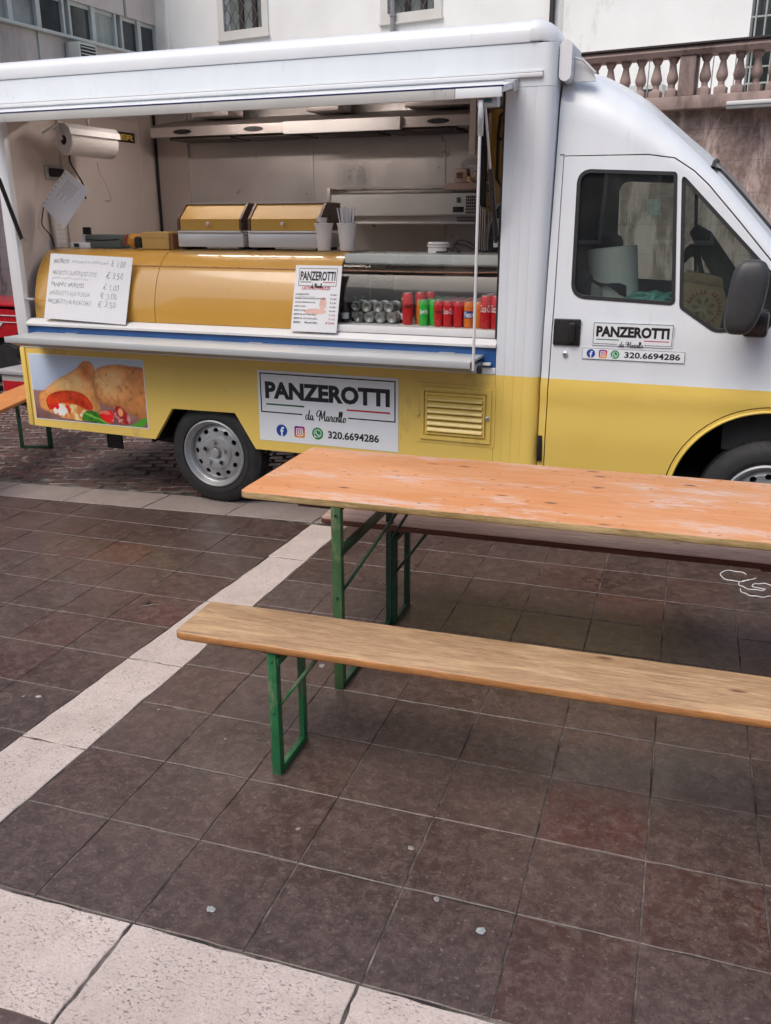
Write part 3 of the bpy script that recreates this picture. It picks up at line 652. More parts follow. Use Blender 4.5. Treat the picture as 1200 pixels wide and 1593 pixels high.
def logo(parent,x0,x1,z0,z1,y,th,letters_y=(.15,.39)):
    # framed name plate artwork; z0..z1 is the panel the fractions refer to
    W_,H_=x1-x0,z1-z0; X=lambda u:x0+u*W_; Z=lambda v:z1-v*H_
    s=MB()
    def bar(a,b,c,d): s.add([(a,y,c),(b,y,c),(b,y,d),(a,y,d)],[(0,1,2,3)])
    L,R_,T,B=X(.018),X(.982),Z(.035),Z(.595)
    bar(L,R_,T-th,T); bar(L,L+th,B,T-th); bar(R_-th,R_,B,T-th); bar(L+th,X(.325),B,B+th); bar(X(.655),R_-th,B,B+th)
    part('border_line',s,Mt['ink'],parent,recalc=False)
    text_part('PANZEROTTI',X(.055),X(.943),Z(letters_y[1]+.005),Z(letters_y[0]),y-.0004,Mt['ink'],parent,off=.048 if W_>.3 else .03)
    for u0,u1,m in((.06,.34,'inkgreen'),(.645,.945,'inkred')):
        part('colour_line',MB().add([(X(u0),y,Z(.485)),(X(u1),y,Z(.485)),(X(u1),y,Z(.462)),(X(u0),y,Z(.462))],[(0,1,2,3)]),Mt[m],parent,recalc=False)
    part('script_lettering',script_mesh(X(.345),X(.645),Z(.66),Z(.505),y-.0004,H_*.0062),Mt['ink'],parent,recalc=False)
# ------------------------------------------------------------- food truck
tr=empty('food_truck','white and yellow food truck with open serving side and raised flap','food truck',loc=(1,.9,0),world=True)
YB=1.75
low=[(-1.362,.405),(-.405,.39),(-.262,.597),(.185,.602),(.318,.39),(1.788,.395),(1.788,.925),(-1.362,.925)]
part('lower_side_panel',MB().prism(low,'y',0,.03),Mt['yellow'],tr)
part('rear_corner_post',MB().box(-1.405,-1.366,-.006,.05,.405,.925,.006),Mt['yellow'],tr)
part('sill_rail',MB().box(-1.40,1.788,-.004,.03,.926,.962,.004),Mt['white'],tr)
# arch lip and wheel well
s=MB(); s.box(-.45,.37,.031,.55,.665,.68); s.box(-.455,-.44,.031,.55,.36,.664); s.box(.36,.375,.031,.55,.36,.664); s.box(-.45,.37,.53,.55,.30,.664)
part('wheel_well',s,Mt['dark'],tr)
# rear post, header, corner post
s=MB(); s.box(-1.405,-1.318,-.002,.045,.963,2.31,.006); part('rear_opening_post',s,Mt['white'],tr)
pp=[(1.79,.0),(1.835,.0),(1.838,.0015),(1.843,.0),(1.885,.0),(1.888,.0015),(1.893,.0),(1.935,.0),(1.938,.0015),(1.943,.0),(1.975,.0)]+[(1.975+.052*math.sin(PI/2*k/8),.052-.052*math.cos(PI/2*k/8)) for k in range(1,9)]+[(2.027,.12),(1.80,.12),(1.79,.05)]
part('front_corner_post',MB().prism(pp,'z',.405,2.312),Mt['paint'],tr,sharp=25)
part('header_panel',MB().prism([(-1.405,0),(1.975,0)]+[(1.975+.052*math.sin(PI/2*k/8),.052-.052*math.cos(PI/2*k/8)) for k in range(1,9)]+[(2.027,.12),(-1.405,.12)],'z',2.314,2.50),Mt['whitedirty'],tr)
capp=[(0.002,2.503),(-.006,2.506),(-.008,2.515),(-.008,2.55),(-.002,2.572),(.02,2.592),(.06,2.606),(.12,2.612),(.12,2.503)]
part('roof_edge_profile',MB().prism(capp,'x',-1.41,1.90),Mt['white'],tr)
cc_=[(y-.006,z+.004) for y,z in capp]
s=MB(); rows=[]
for k in range(0,9):
    a_=PI/2*k/8; rows.append([(1.902+(.128-q[0])*math.sin(a_)*(1.0-max(0,q[1]-2.52)*4.6),.12-(.12-q[0])*math.cos(a_) if k<8 else .12,q[1]) for q in cc_])
s.grid(rows); part('roof_corner_cap',s,Mt['white'],tr)
s=MB(); s.box(-1.405,1.945,.121,YB,2.585,2.611,.006); part('roof',s,Mt['white'],tr)
s=MB(); s.box(-1.41,1.968,-.016,.0,2.352,2.372,.004); s.box(-1.41,1.968,-.012,.0,2.374,2.381); part('gutter_rail',s,Mt['white'],tr)
s=MB(); s.box(-1.405,1.93,YB-.03,YB,.405,2.585); s.box(1.931,2.02,YB-.03,YB,.405,2.40); s.box(-1.405,-1.372,.05,YB-.031,.405,2.585); part('outer_walls',s,Mt['paint'],tr)
s=MB(); s.box(1.995,2.022,.125,YB-.031,.405,2.40); s.prism([(1.975,2.3995),(2.018,2.3995),(1.94,2.584),(1.91,2.584)],'y',.125,YB-.031); part('front_bulkhead',s,Mt['white'],tr)
# chassis
s=MB(); s.box(-1.3,3.0,.45,.53,.28,.41); s.box(-1.3,3.0,1.2,1.28,.28,.41); s.box(-.06,.06,.3,1.5,.26,.34); s.box(-1.37,-.46,.04,YB-.05,.41,.44); s.box(.38,2.0,.04,YB-.05,.41,.44); s.box(-.459,.379,.56,YB-.05,.41,.44); s.box(.5,1.4,.2,.5,.2,.39,.02); s.tube([(-.1,.36,.33),(-.55,.36,.30),(-1.0,.40,.33)],.03); part('chassis',s,Mt['dark'],tr)
s=MB(); s.box(-.985,-.86,.25,.262,.225,.40); part('mud_flap',s,Mt['black'],tr)
s=MB(); s.box(2.03,2.058,.0,.03,.475,.62,.006); part('rubber_stop',s,Mt['blackgloss'],tr)
# flap (raised, sloping slightly), its edge and struts
s=MB(); s.prism([(0,2.345),(-.275,2.289),(-.275,2.262),(0,2.315)],'x',-1.42,1.845); fl=part('serving_flap',s,Mt['white'],tr)
part('flap_hinge_end',MB().prism([(-.002,2.35),(-.09,2.333),(-.09,2.285),(-.002,2.30)],'x',1.80,1.853),Mt['alupaint'],fl)
part('edge_seal',MB().box(-1.42,1.848,-.290,-.2755,2.284,2.290),Mt['navy'],fl)
part('flap_edge_profile',MB().box(-1.42,1.62,-.289,-.2755,2.238,2.2835,.002),Mt['edgegrey'],fl)
part('flap_edge_profile',MB().box(1.622,1.842,-.289,-.2755,2.240,2.2835,.002),Mt['whitedirty'],fl)
part('latch_bracket',MB().box(1.72,1.815,-.26,-.20,2.205,2.261,.004),Mt['alupaint'],fl); part('latch_handle',MB().box(1.755,1.79,-.268,-.261,2.222,2.238,.003),pbr('teal_latch',(.02,.12,.16),.4),fl)
def strut(x,top):
    s=MB(); a_=Vector((x,.01,1.60)); b_=Vector(top); m_=a_.lerp(b_,.55); s.tube([a_,m_],.013,10); o=part('gas_strut',s,Mt['blackgloss'],tr)
    part('piston_rod',MB().tube([m_,b_],.006,8),Mt['alu'],o); part('strut_bracket',MB().box(x-.012,x+.012,.0,.03,1.575,1.615,.003),Mt['alu'],o)
strut(1.765,(1.752,-.24,2.225)); strut(-1.285,(-1.27,-.24,2.24))
s=MB().tube([(1.738,-.262,.985),(1.738,-.262,2.10)],.0075,8); o=part('shelf_support_rod',s,Mt['white_plain'],tr); part('rod_clip',MB().box(1.728,1.752,-.27,-.25,2.08,2.235,.003),Mt['alu'],o); part('rod_foot',MB().lathe([(.014,-.03),(.016,-.01),(.010,.01)],c=(1.765,-.24,1.0),n=10),Mt['blackgloss'],o)
# serving shelf, blue band, sill
s=MB(); s.box(-1.245,1.722,-.272,-.003,1.016,1.030,.002); sh=part('serving_shelf',s,Mt['alupaint'],tr)
part('shelf_lip',MB().box(-1.25,1.727,-.285,-.2725,.995,1.031,.003),Mt['alupaint'],sh); part('shelf_bracket',MB().prism([(-.262,.993),(-.003,.993),(-.003,.955),(-.20,.966)],'x',-1.24,1.715),pbr('grey_bracket_paint',(.33,.33,.33),.5),sh)
for xh in (-1.0,.32,1.48): part('hinge_leaf',MB().box(xh,xh+.09,-.03,-.003,1.031,1.035),Mt['alu'],sh)
part('blue_band',MB().box(-1.316,1.788,.0,.02,.9635,1.068),Mt['blue'],tr)
part('counter_sill',MB().prism([(-.012,1.069),(-.014,1.082),(.02,1.108),(.05,1.112),(.05,1.069)],'x',-1.316,1.788),Mt['white_plain'],tr)
part('sill_seal',MB().box(-1.316,1.788,-.0125,.002,1.0655,1.0685),Mt['black'],tr)
part('door_seal',MB().box(1.779,1.789,.0,.03,1.114,2.30),Mt['black'],tr)
part('white_latch',MB().box(1.72,1.765,-.03,-.002,.975,.99,.003),Mt['white_plain'],tr)
part('side_bracket',MB().box(-1.316,-1.25,.0,.03,1.225,1.24,.003),Mt['alu'],tr)
# interior lining
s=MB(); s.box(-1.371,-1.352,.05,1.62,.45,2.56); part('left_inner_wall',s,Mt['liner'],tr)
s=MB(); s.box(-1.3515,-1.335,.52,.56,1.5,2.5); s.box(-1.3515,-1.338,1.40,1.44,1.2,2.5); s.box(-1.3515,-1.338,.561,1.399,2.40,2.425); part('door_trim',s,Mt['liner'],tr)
part('dark_corner_seal',MB().box(-1.338,-1.322,1.585,1.613,.9,2.5),Mt['black'],tr)
part('lining_corner_strip',MB().box(-1.321,-1.05,1.596,1.612,.9,2.5),Mt['steel'],tr)
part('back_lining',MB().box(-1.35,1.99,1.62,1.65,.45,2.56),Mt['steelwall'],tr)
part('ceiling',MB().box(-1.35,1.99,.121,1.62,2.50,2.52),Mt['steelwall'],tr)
part('interior_floor',MB().box(-1.35,-.46,.05,1.62,.46,.48).box(.38,1.99,.05,1.62,.46,.48).box(-.459,.379,.56,1.62,.46,.48),Mt['dark'],tr)
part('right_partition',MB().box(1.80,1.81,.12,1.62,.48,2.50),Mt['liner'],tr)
for xs_ in (-1.05,-.02,.98): part('lining_seam',MB().box(xs_-.003,xs_+.003,1.614,1.619,.5,2.28),Mt['steelbright'],tr)
part('back_worktop',MB().box(-.95,1.79,1.05,1.61,.482,1.36,.01),Mt['steel'],tr)
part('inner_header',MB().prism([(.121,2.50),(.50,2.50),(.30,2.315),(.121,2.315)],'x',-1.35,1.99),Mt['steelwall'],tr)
# hood
hd=part('extractor_hood',MB().prism([(1.25,2.275),(1.25,2.338),(1.30,2.36),(1.61,2.42),(1.61,2.275)],'x',-1.13,1.40),Mt['steel'],tr)
part('hood_front_panel',MB().prism([(1.21,2.262),(1.21,2.338),(1.249,2.338),(1.249,2.262)],'x',-.04,.80),Mt['steelbright'],hd)
for xv in (-.86,-.29,1.045):
    part('control_slot',MB().prism([(xv+.075*math.cos(a)*(1 if abs(math.cos(a))<.9 else 1),2.306+.016*math.sin(a)) for a in [2*PI*k/16 for k in range(16)]],'y',1.243,1.2495),Mt['blackgloss'],hd)
for x0_ in (-1.0,-.45,.1,.65): part('grease_filter',MB().box(x0_,x0_+.5,1.29,1.58,2.255,2.272,.004),pbr('dark_filter',(.10,.085,.08),.5,metal=.7),hd)
for x0_,x1_ in((-.80,-.50),(.10,.34),(.80,1.25)): part('hood_duct',MB().box(x0_,x1_,1.28,1.5,2.40,2.495,.01),Mt['steel'],hd)
part('cabin_light_case',MB().box(-.85,.55,.58,.68,2.478,2.499,.004),Mt['white_plain'],tr)
em=NT('lit_cabin_tube'); em.set(Base_Color=(.8,.75,.7)); em.p.inputs['Emission Color'].default_value=(1,.87,.79,1); em.p.inputs['Emission Strength'].default_value=26
part('cabin_light',MB().box(-.80,.50,.605,.655,2.462,2.477,.003),em.m,tr)
# right end clutter panel
part('black_pillar',MB().box(1.375,1.43,1.0,1.04,1.36,2.42),Mt['black'],tr)
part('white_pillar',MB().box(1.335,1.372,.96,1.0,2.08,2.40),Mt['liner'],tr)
yp=part('yellow_locker_door',MB().box(1.435,1.75,1.06,1.10,1.75,2.345,.03),Mt['yellowpanel'],tr)
part('black_strap',MB().tube([(1.54,1.045,2.33),(1.50,1.045,2.30),(1.49,1.045,2.2),(1.49,1.045,1.95),(1.52,1.045,1.90),(1.60,1.045,1.89)],.008),Mt['black'],yp); part('black_strap',MB().tube([(1.49,1.045,2.17),(1.6,1.045,2.17)],.007),Mt['black'],yp)
part('side_shelf',MB().box(1.35,1.79,.96,1.3,1.49,1.515,.003),Mt['steelbright'],tr)
# wheels
def wheel(cx,cy,r,parent):
    wl=part('wheel',MB().lathe([(.13,.17),(.20,.17),(r-.02,.165),(r-.003,.14),(r,.10),(r,.06),(r-.005,.035),(r-.03,.012),(r-.06,.0),(r-.10,-.004),(.222,.002),(.212,.012),(.205,.03),(.205,.16)],c=(cx,cy,r),ax='y',n=56,cap=False),Mt['tyre'],parent)
    s=MB()
    for k in range(60):
        a=2*PI*k/60
        s.tube([(cx+(r+.0005)*math.cos(a),cy+.03,r+(r+.0005)*math.sin(a)),(cx+(r+.0005)*math.cos(a+.03),cy+.15,r+(r+.0005)*math.sin(a+.03))],.0035,4)
    part('tread_ribs',s,Mt['tyre'],wl)
    part('sidewall_band',MB().lathe([(r-.07,-.005),(r-.085,-.007),(r-.10,-.005)],c=(cx,cy,r),ax='y',n=48,cap=False),Mt['tyre'],wl)
    # rim: rolled edge plus dished disc with a ring of real holes
    part('rim_edge',MB().lathe([(.214,.014),(.214,-.002),(.205,-.006),(.198,.002),(.190,.022),(.183,.028),(.178,.052)],c=(cx,cy,r),ax='y',n=56,cap=False),Mt['rim'],wl)
    def ydep(q):
        prof_=[(0,.032),(.035,.030),(.045,.024),(.060,.020),(.085,.018),(.102,.022),(.112,.034),(.122,.036),(.150,.040),(.168,.050),(.180,.056)]
        return float(np.interp(q,[p[0] for p in prof_],[p[1] for p in prof_]))
    s=MB(); NH=12
    for k in range(NH):
        a0=2*PI*k/NH; da=2*PI/NH; hr=.0135; rc=.143
        N=24; loop=[]; out=[]
        for q in range(N):
            th=2*PI*q/N; hx,hz=hr*1.25*math.cos(th),hr*math.sin(th)   # radial, tangential
            rr=rc+hx*.85; aa=a0+(hz*1.35)/rc; loop.append((rr,aa))
            # matching point on the sector boundary
            c_,s_=math.cos(th),math.sin(th); m_=max(abs(c_),abs(s_)); u,v=c_/m_,s_/m_
            out.append((.1465+u*.0345,a0+v*da/2))
        base=len(s.v)
        rings=[loop]+[[(l[0]+(o_[0]-l[0])*t,l[1]+(o_[1]-l[1])*t) for l,o_ in zip(loop,out)] for t in(.4,.75,1)]
        for R_ in rings: s.v+=[(cx+q[0]*math.cos(q[1]),cy+ydep(q[0]),r+q[0]*math.sin(q[1])) for q in R_]
        # turned-in edge of the hole
        s.v+=[(cx+q[0]*math.cos(q[1]),cy+ydep(q[0])+.012,r+q[0]*math.sin(q[1])) for q in loop]
        for i in range(3): s.f+=[(base+i*N+q,base+i*N+(q+1)%N,base+(i+1)*N+(q+1)%N,base+(i+1)*N+q) for q in range(N)]
        s.f+=[(base+q,base+(q+1)%N,base+4*N+(q+1)%N,base+4*N+q) for q in range(N)]
    s.lathe([(q,ydep(q)) for q in(.0,.02,.035,.045,.06,.085,.102,.112)],c=(cx,cy,r),ax='y',n=48,cap=False)
    part('rim_disc',s,Mt['rim'],wl,recalc=False)
    part('brake_drum',MB().lathe([(.0,.075),(.176,.075),(.176,.16)],c=(cx,cy,r),ax='y',n=32,cap=False),Mt['black'],wl)
    part('hub_cap',MB().lathe([(.032,.024),(.031,.010),(.026,.004),(.0,.002)],c=(cx,cy,r),ax='y',n=24,cap=False),Mt['rim'],wl)
    for k in range(5):
        a=2*PI*k/5+PI/2; x,z=cx+.072*math.cos(a),r+.072*math.sin(a)
        part('nut_recess',MB().lathe([(.020,.0175),(.017,.013),(.013,.016),(.0125,.026)],c=(x,cy,z),ax='y',n=14,cap=False),Mt['rim'],wl)
        part('wheel_nut',MB().lathe([(.011,.022),(.011,.004),(.008,.0),(.0,-.001)],c=(x,cy,z),ax='y',n=6,cap=False),Mt['dark'] if k%2 else Mt['rim'],wl)
    return wl
wheel(-.004,.035,.322,tr); wheel(3.19,.045,.335,tr); 
for cx_ in (-.004,3.19): part('wheel',MB().lathe([(.0,-.1),(.28,-.1),(.32,-.08),(.32,.06),(.30,.09),(.2,.09),(.0,.06)],c=(cx_,1.66,.322),ax='y',n=32),Mt['tyre'],tr)
# louvre vent
vt=part('vent_frame',MB().prism([(1.352,.528),(1.795,.528),(1.795,.862),(1.352,.862)],'y',-.004,-.001),Mt['yellow'],tr)
def ring(x0,x1,z0,z1,t_,y0,y1): 
    s=MB(); s.box(x0,x1,y0,y1,z1-t_,z1); s.box(x0,x1,y0,y1,z0,z0+t_); s.box(x0,x0+t_,y0,y1,z0+t_,z1-t_); s.box(x1-t_,x1,y0,y1,z0+t_,z1-t_); return s
part('raised_rim',ring(1.372,1.775,.548,.842,.022,-.014,-.0045),Mt['yellow'],vt)
part('inner_rim',ring(1.405,1.742,.58,.812,.012,-.020,-.0045),Mt['yellow'],vt)
part('grille_back',MB().box(1.418,1.729,-.0042,-.0041,.593,.799),Mt['dark'],vt)
for k in range(6):
    z=.594+k*.0343; part('louvre_slat',MB().prism([(-.005,z+.034),(-.006,z+.036),(-.028,z+.012),(-.030,z+.004),(-.027,z+.003),(-.024,z+.012)],'x',1.418,1.729),Mt['yellow'],vt)
for x in (1.362,1.757): part('lock',MB().lathe([(.011,-.002),(.011,-.022),(.007,-.024),(.0,-.024)],c=(x,0,.69),ax='y',n=14),Mt['alu'] if x>1.5 else Mt['yellow'],vt)
# signs on the bodywork
SG=part('name_sign',MB().box(.352,1.240,-.0022,-.0005,.452,.874),Mt['signwhite'],tr,label='white sign with large black lettering on the yellow side')
logo(SG,.352,1.240,.452,.874,-.0028,.0075)
icons(SG,.352+.888*.168,.874-.422*.838,.036,-.0028,.888*.1325)
text_part('320.6694286',.352+.888*.508,.352+.888*.868,.874-.422*.895,.874-.422*.785,-.0028,Mt['ink'],SG,off=.03)
# food photograph printed on a sticker
def food_print():
    W_,H_=330,158; U,V=np.meshgrid(np.linspace(0,1,W_),np.linspace(0,1,H_)); A=.90/.435; X=U*A; Y=V   # V down
    def vn(s,o=0):
        r=np.random.default_rng(int(s*13+o)); n=int(s)+3; g=r.random((n,int(n*A)+3)); x=X*s; y=Y*s; i=np.floor(x).astype(int);k=np.floor(y).astype(int); fx=x-i;fy=y-k; fx=fx*fx*(3-2*fx);fy=fy*fy*(3-2*fy)
        return (g[k,i]*(1-fx)+g[k,i+1]*fx)*(1-fy)+(g[k+1,i]*(1-fx)+g[k+1,i+1]*fx)*fy
    fb=lambda s,o=0:(vn(s,o)+.5*vn(s*2,o+1)+.25*vn(s*4,o+2)+.12*vn(s*8,o+3))/1.87
    def srgb(*c): return np.array([((q/255)/12.92 if q<10 else ((q/255+.055)/1.055)**2.4) for q in c])
    img=np.zeros((H_,W_,3)); sky_=srgb(140,158,180); 
    img[:]=sky_+(srgb(175,188,205)-sky_)*np.clip(1-V-.1*U,0,1)[...,None]
    def lay(mask,col,soft=None): 
        m=np.clip(mask,0,1)[...,None]; img[:]=img*(1-m)+(col if np.ndim(col)==3 else np.array(col))*m
    ss=lambda d,w=.012: 1/(1+np.exp(np.clip(-d/w*3,-60,60)))
    tb_=srgb(150,118,112); t2=srgb(105,75,72)
    lay(ss(V-.555,.01),tb_+(t2-tb_)*(fb(5,3)*.9+.3*(vn(30,4)-.5)+.5*np.clip((V-.6)*2,0,1))[...,None])
    lay(np.clip(1-np.hypot((U-.5)/.5,(V-.92)/.12),0,1)*.8,srgb(70,42,38))
    def poly(pts):
        P=[(p[0]*A,p[1]) for p in pts]; n=len(P); ins=np.zeros_like(X,bool); d=np.full_like(X,9.)
        for i in range(n):
            x1,y1=P[i];x2_,y2=P[(i+1)%n]; c=((y1>Y)!=(y2>Y))&(X<(x2_-x1)*(Y-y1)/(y2-y1+1e-9)+x1); ins^=c
            t=np.clip(((X-x1)*(x2_-x1)+(Y-y1)*(y2-y1))/((x2_-x1)**2+(y2-y1)**2+1e-12),0,1); d=np.minimum(d,np.hypot(X-x1-t*(x2_-x1),Y-y1-t*(y2-y1)))
        return np.where(ins,d,-d)
    def sm(pts,n=5): return [tuple(q) for q in spline(list(pts)+[pts[0]],n)][:-1]
    cr1,cr2,cr3=srgb(222,170,118),srgb(176,108,58),srgb(120,62,30)
    # right panzerotto
    d=poly(sm([(.555,.34),(.60,.16),(.74,.08),(.88,.085),(1.03,.14),(1.05,.5),(1.04,.92),(.90,.85),(.78,.76),(.63,.70),(.575,.55)]))
    sh=np.clip(.35+1.1*np.exp(-((U-.70)**2/.02+(V-.36)**2/.05))*.9+ .25*fb(9,5)-.25,0,1)
    c=cr2+(cr1-cr2)*sh[...,None]; edge=np.clip(1-d/.07,0,1)[...,None]; c=c*(1-.45*edge)+cr3*.45*edge
    m1=fb(7,70)[...,None]; c=c*(.70+.6*m1); sp_=np.clip((fb(17,9)-.55)*5,0,1)[...,None]; c=c*(1-.45*sp_)+cr3*.45*sp_; hl=np.clip((fb(9,72)-.52)*4,0,1)[...,None]*np.clip(1-np.hypot((U-.70)/.16,(V-.34)/.25),0,1)[...,None]; c=c+(srgb(246,214,176)-c)*.6*hl; bs_=np.clip((V-.55)/.3,0,1)[...,None]; c=c*(1-.3*bs_)
    lay(ss(d),c)
    # left panzerotto
    d=poly(sm([(.045,.80),(.05,.62),(.12,.52),(.22,.38),(.33,.27),(.42,.17),(.49,.06),(.56,.075),(.585,.20),(.565,.40),(.585,.60),(.60,.76),(.58,.86),(.45,.97),(.30,.96),(.20,.93),(.08,.86)]))
    sh=np.clip(.45+.9*np.exp(-((U-.33)**2/.03+(V-.42)**2/.03))+.5*(fb(10,15)-.5),0,1)
    c=cr2+(cr1-cr2)*sh[...,None]; edge=np.clip(1-d/.05,0,1)[...,None]; c=c*(1-.4*edge)+cr3*.4*edge
    dk=np.clip(1-np.hypot((U-.50)/.10,(V-.22)/.18),0,1)[...,None]; c=c*(1-.8*dk)+srgb(165,78,38)*.8*dk; m1=fb(8,74)[...,None]; c=c*(.68+.64*m1); hl=np.clip((fb(12,75)-.5)*4,0,1)[...,None]*np.clip(1-np.hypot((U-.33)/.2,(V-.40)/.16),0,1)[...,None]; c=c+(srgb(244,205,160)-c)*.6*hl; sp_=np.clip((fb(20,76)-.57)*5,0,1)[...,None]; c=c*(1-.4*sp_)+cr3*.4*sp_; rg_=np.clip(1-np.abs(U-.57)/.03,0,1)[...,None]*np.clip((V-.2)*3,0,1)[...,None]; c=c*(1-.3*rg_)
    lay(ss(d),c)
    # torn opening: tomato, cheese
    d=poly(sm([(.10,.70),(.15,.60),(.26,.53),(.38,.52),(.47,.57),(.53,.70),(.53,.80),(.44,.82),(.33,.78),(.22,.80),(.13,.86)]))
    red=srgb(170,38,18)+(srgb(205,80,40)-srgb(170,38,18))*fb(12,21)[...,None]; lay(ss(d),red*(.35+.85*fb(14,22)*np.clip(.55+1.2*(d/.08),0,1.3))[...,None]); lay(ss(.006-np.abs(d),.006)*.7,srgb(232,170,100))
    d=poly(sm([(.19,.86),(.20,.77),(.27,.73),(.38,.74),(.47,.80),(.55,.86),(.55,.93),(.42,.98),(.30,.97),(.23,.95)]))
    ch=srgb(226,200,150)+(srgb(190,120,70)-srgb(226,200,150))*np.clip((fb(14,31)-.42)*4,0,1)[...,None]; lay(ss(d),ch)
    for (u,v,a,b,cl) in((.245,.84,.045,.085,(232,226,214)),(.235,.80,.03,.05,(222,216,205)),(.185,.86,.018,.05,(225,205,200)),(.155,.80,.014,.05,(190,30,45)),(.205,.79,.02,.05,(205,40,55)),(.315,.84,.012,.06,(190,50,30)),(.30,.78,.02,.03,(200,60,60)),(.43,.90,.02,.03,(240,225,190))):
        dd_=1-np.hypot((U-u)/a,(V-v)/b)+.5*(fb(24,41)-.5); lay(ss(dd_,.12),srgb(*cl))
    # basil, tomatoes
    d=poly(sm([(.42,.97),(.44,.86),(.50,.81),(.56,.82),(.62,.90),(.67,.99),(.56,1.0)])); g1=srgb(58,128,30);g2=srgb(25,78,18)
    lay(ss(d),g2*.6+(g1*1.1-g2*.6)*np.clip(fb(16,51)*2.2-.6,0,1)[...,None]); lay(ss(.012-np.abs((V-.86)-(U-.46)*.62),.01)*ss(d),srgb(110,165,70))
    d=poly(sm([(.80,1.0),(.88,.97),(.97,.86),(1.0,.86),(.99,.93),(.94,1.0)])); lay(ss(d),g1*1.1)
    d=poly(sm([(.585,.83),(.62,.80),(.69,.78),(.715,.86),(.70,.97),(.65,.98),(.60,.92)])); rr_=srgb(205,22,22); c=rr_*(.40+.95*fb(9,61)*np.clip(.5+d/.05,0,1.2))[...,None]+.25*np.clip((fb(16,77)-.58)*5,0,1)[...,None]; lay(ss(d),c); lay(ss(1-np.hypot((U-.645)/.035,(V-.82)/.03),.2),srgb(225,110,95))
    d=poly(sm([(.71,.74),(.76,.70),(.82,.78),(.86,.90),(.84,.97),(.76,.97),(.72,.86)])); lay(ss(d),c); lay(ss(1-np.hypot((U-.775)/.022,(V-.80)/.06),.2),srgb(232,150,110))
    img=np.clip(img,0,1); g_=img.mean(2,keepdims=True); img=np.clip((g_+(img-g_)*1.12)*1.45,0,.95)
    return img,W_,H_
img,W_,H_=food_print()
x0,x1,z0,z1=-1.343,-.447,.452,.889
xs=np.linspace(x0+.006,x1-.006,W_+1); zs=np.linspace(z1-.006,z0+.006,H_+1)
vs=[(x,-.0020,z) for z in zs for x in xs]; fs=[(r*(W_+1)+c,r*(W_+1)+c+1,(r+1)*(W_+1)+c+1,(r+1)*(W_+1)+c) for r in range(H_) for c in range(W_)]
me=bpy.data.meshes.new('printed_photo'); me.from_pydata(vs,[],fs)
ca=me.color_attributes.new('Col','FLOAT_COLOR','CORNER'); colr=np.ones((H_*W_,4,4)); colr[:,:,:3]=img.reshape(-1,1,3); ca.data.foreach_set('color',colr.ravel().astype(np.float32))
t=NT('printed_food_photo'); ac_=t.n('VertexColor',layer_name='Col'); t.set(Base_Color=ac_.outputs[0],Roughness=.35); t.p.inputs['Coat Weight'].default_value=.3
fs_=part('food_sticker',MB().box(x0,x1,-.0015,-.0005,z0,z1),Mt['signwhite'],tr,label='sticker with a photo of two stuffed fried turnovers, tomato and basil'); me.materials.append(t.m); part('printed_photo',me,None,fs_)
# ------------------------------------------------------------- cab
zc_x=[2.025,2.10,2.18,2.30,2.40,2.60,2.72,2.84,3.07,3.30,3.46,3.55,3.80,4.0,4.10]; zc_z=[2.425,2.41,2.383,2.322,2.255,2.088,1.98,1.862,1.618,1.375,1.22,1.17,1.06,.96,.80]
def zc(x): return float(np.interp(x,zc_x,zc_z))
def lean(z): return max(0,z-1.15)*.11 - .012*math.exp(-((z-.87)/.045)**2) + max(0,.62-z)*.10
def Rr(x): return float(np.interp(x,[2.03,2.35,2.8,3.4,4.1],[.26,.22,.10,.09,.12]))
CW=1.84
def section(x):
    z_top=zc(x); R_=Rr(x); zs_=z_top-R_; nose=max(0,x-3.55)**2*.9
    P=[]; NS=30
    for k in range(NS+1):
        z=.40+(zs_-.40)*k/NS; P.append((x,lean(z)+nose,z,0))
    y0=lean(zs_)+nose
    for k in range(1,9):
        a=PI/2*k/8; P.append((x,y0+R_*(1-math.cos(a))*.95,zs_+R_*math.sin(a),1))
    ya=P[-1][1]
    for k in range(1,7):
        t_=k/6; P.append((x,ya+(CW/2-ya)*t_,z_top+float(np.interp(x,[2.03,2.6,2.9,3.4,4],[.045,.05,.085,.085,.04]))*math.sin(t_*PI/2)**.8,2))
    return P
xs=[2.034+.028*k for k in range(0,75)]; half=[section(x) for x in xs]
full=[h_+[(p[0],CW-p[1],p[2],p[3]) for p in reversed(h_[:-1])] for h_ in half]
NR=len(full[0]); s=MB(); s.v=[(p[0],p[1],p[2]) for r in full for p in r]; ws=MB(); wsf=[]
for i in range(len(xs)-1):
    for k in range(NR-1):
        q=(i*NR+k,(i+1)*NR+k,(i+1)*NR+k+1,i*NR+k+1)
        yy=full[i][k][1]; fl_=full[i][k][3]; fl2=full[i][min(k+1,NR-1)][3]
        if 2.74<xs[i]<3.44 and yy>.155+.02 and full[i][k+1][1]>.175 and full[i][k+1][1]<CW-.175 and yy<CW-.175 and (fl_>=1): wsf.append(q)
        else: s.f.append(q)
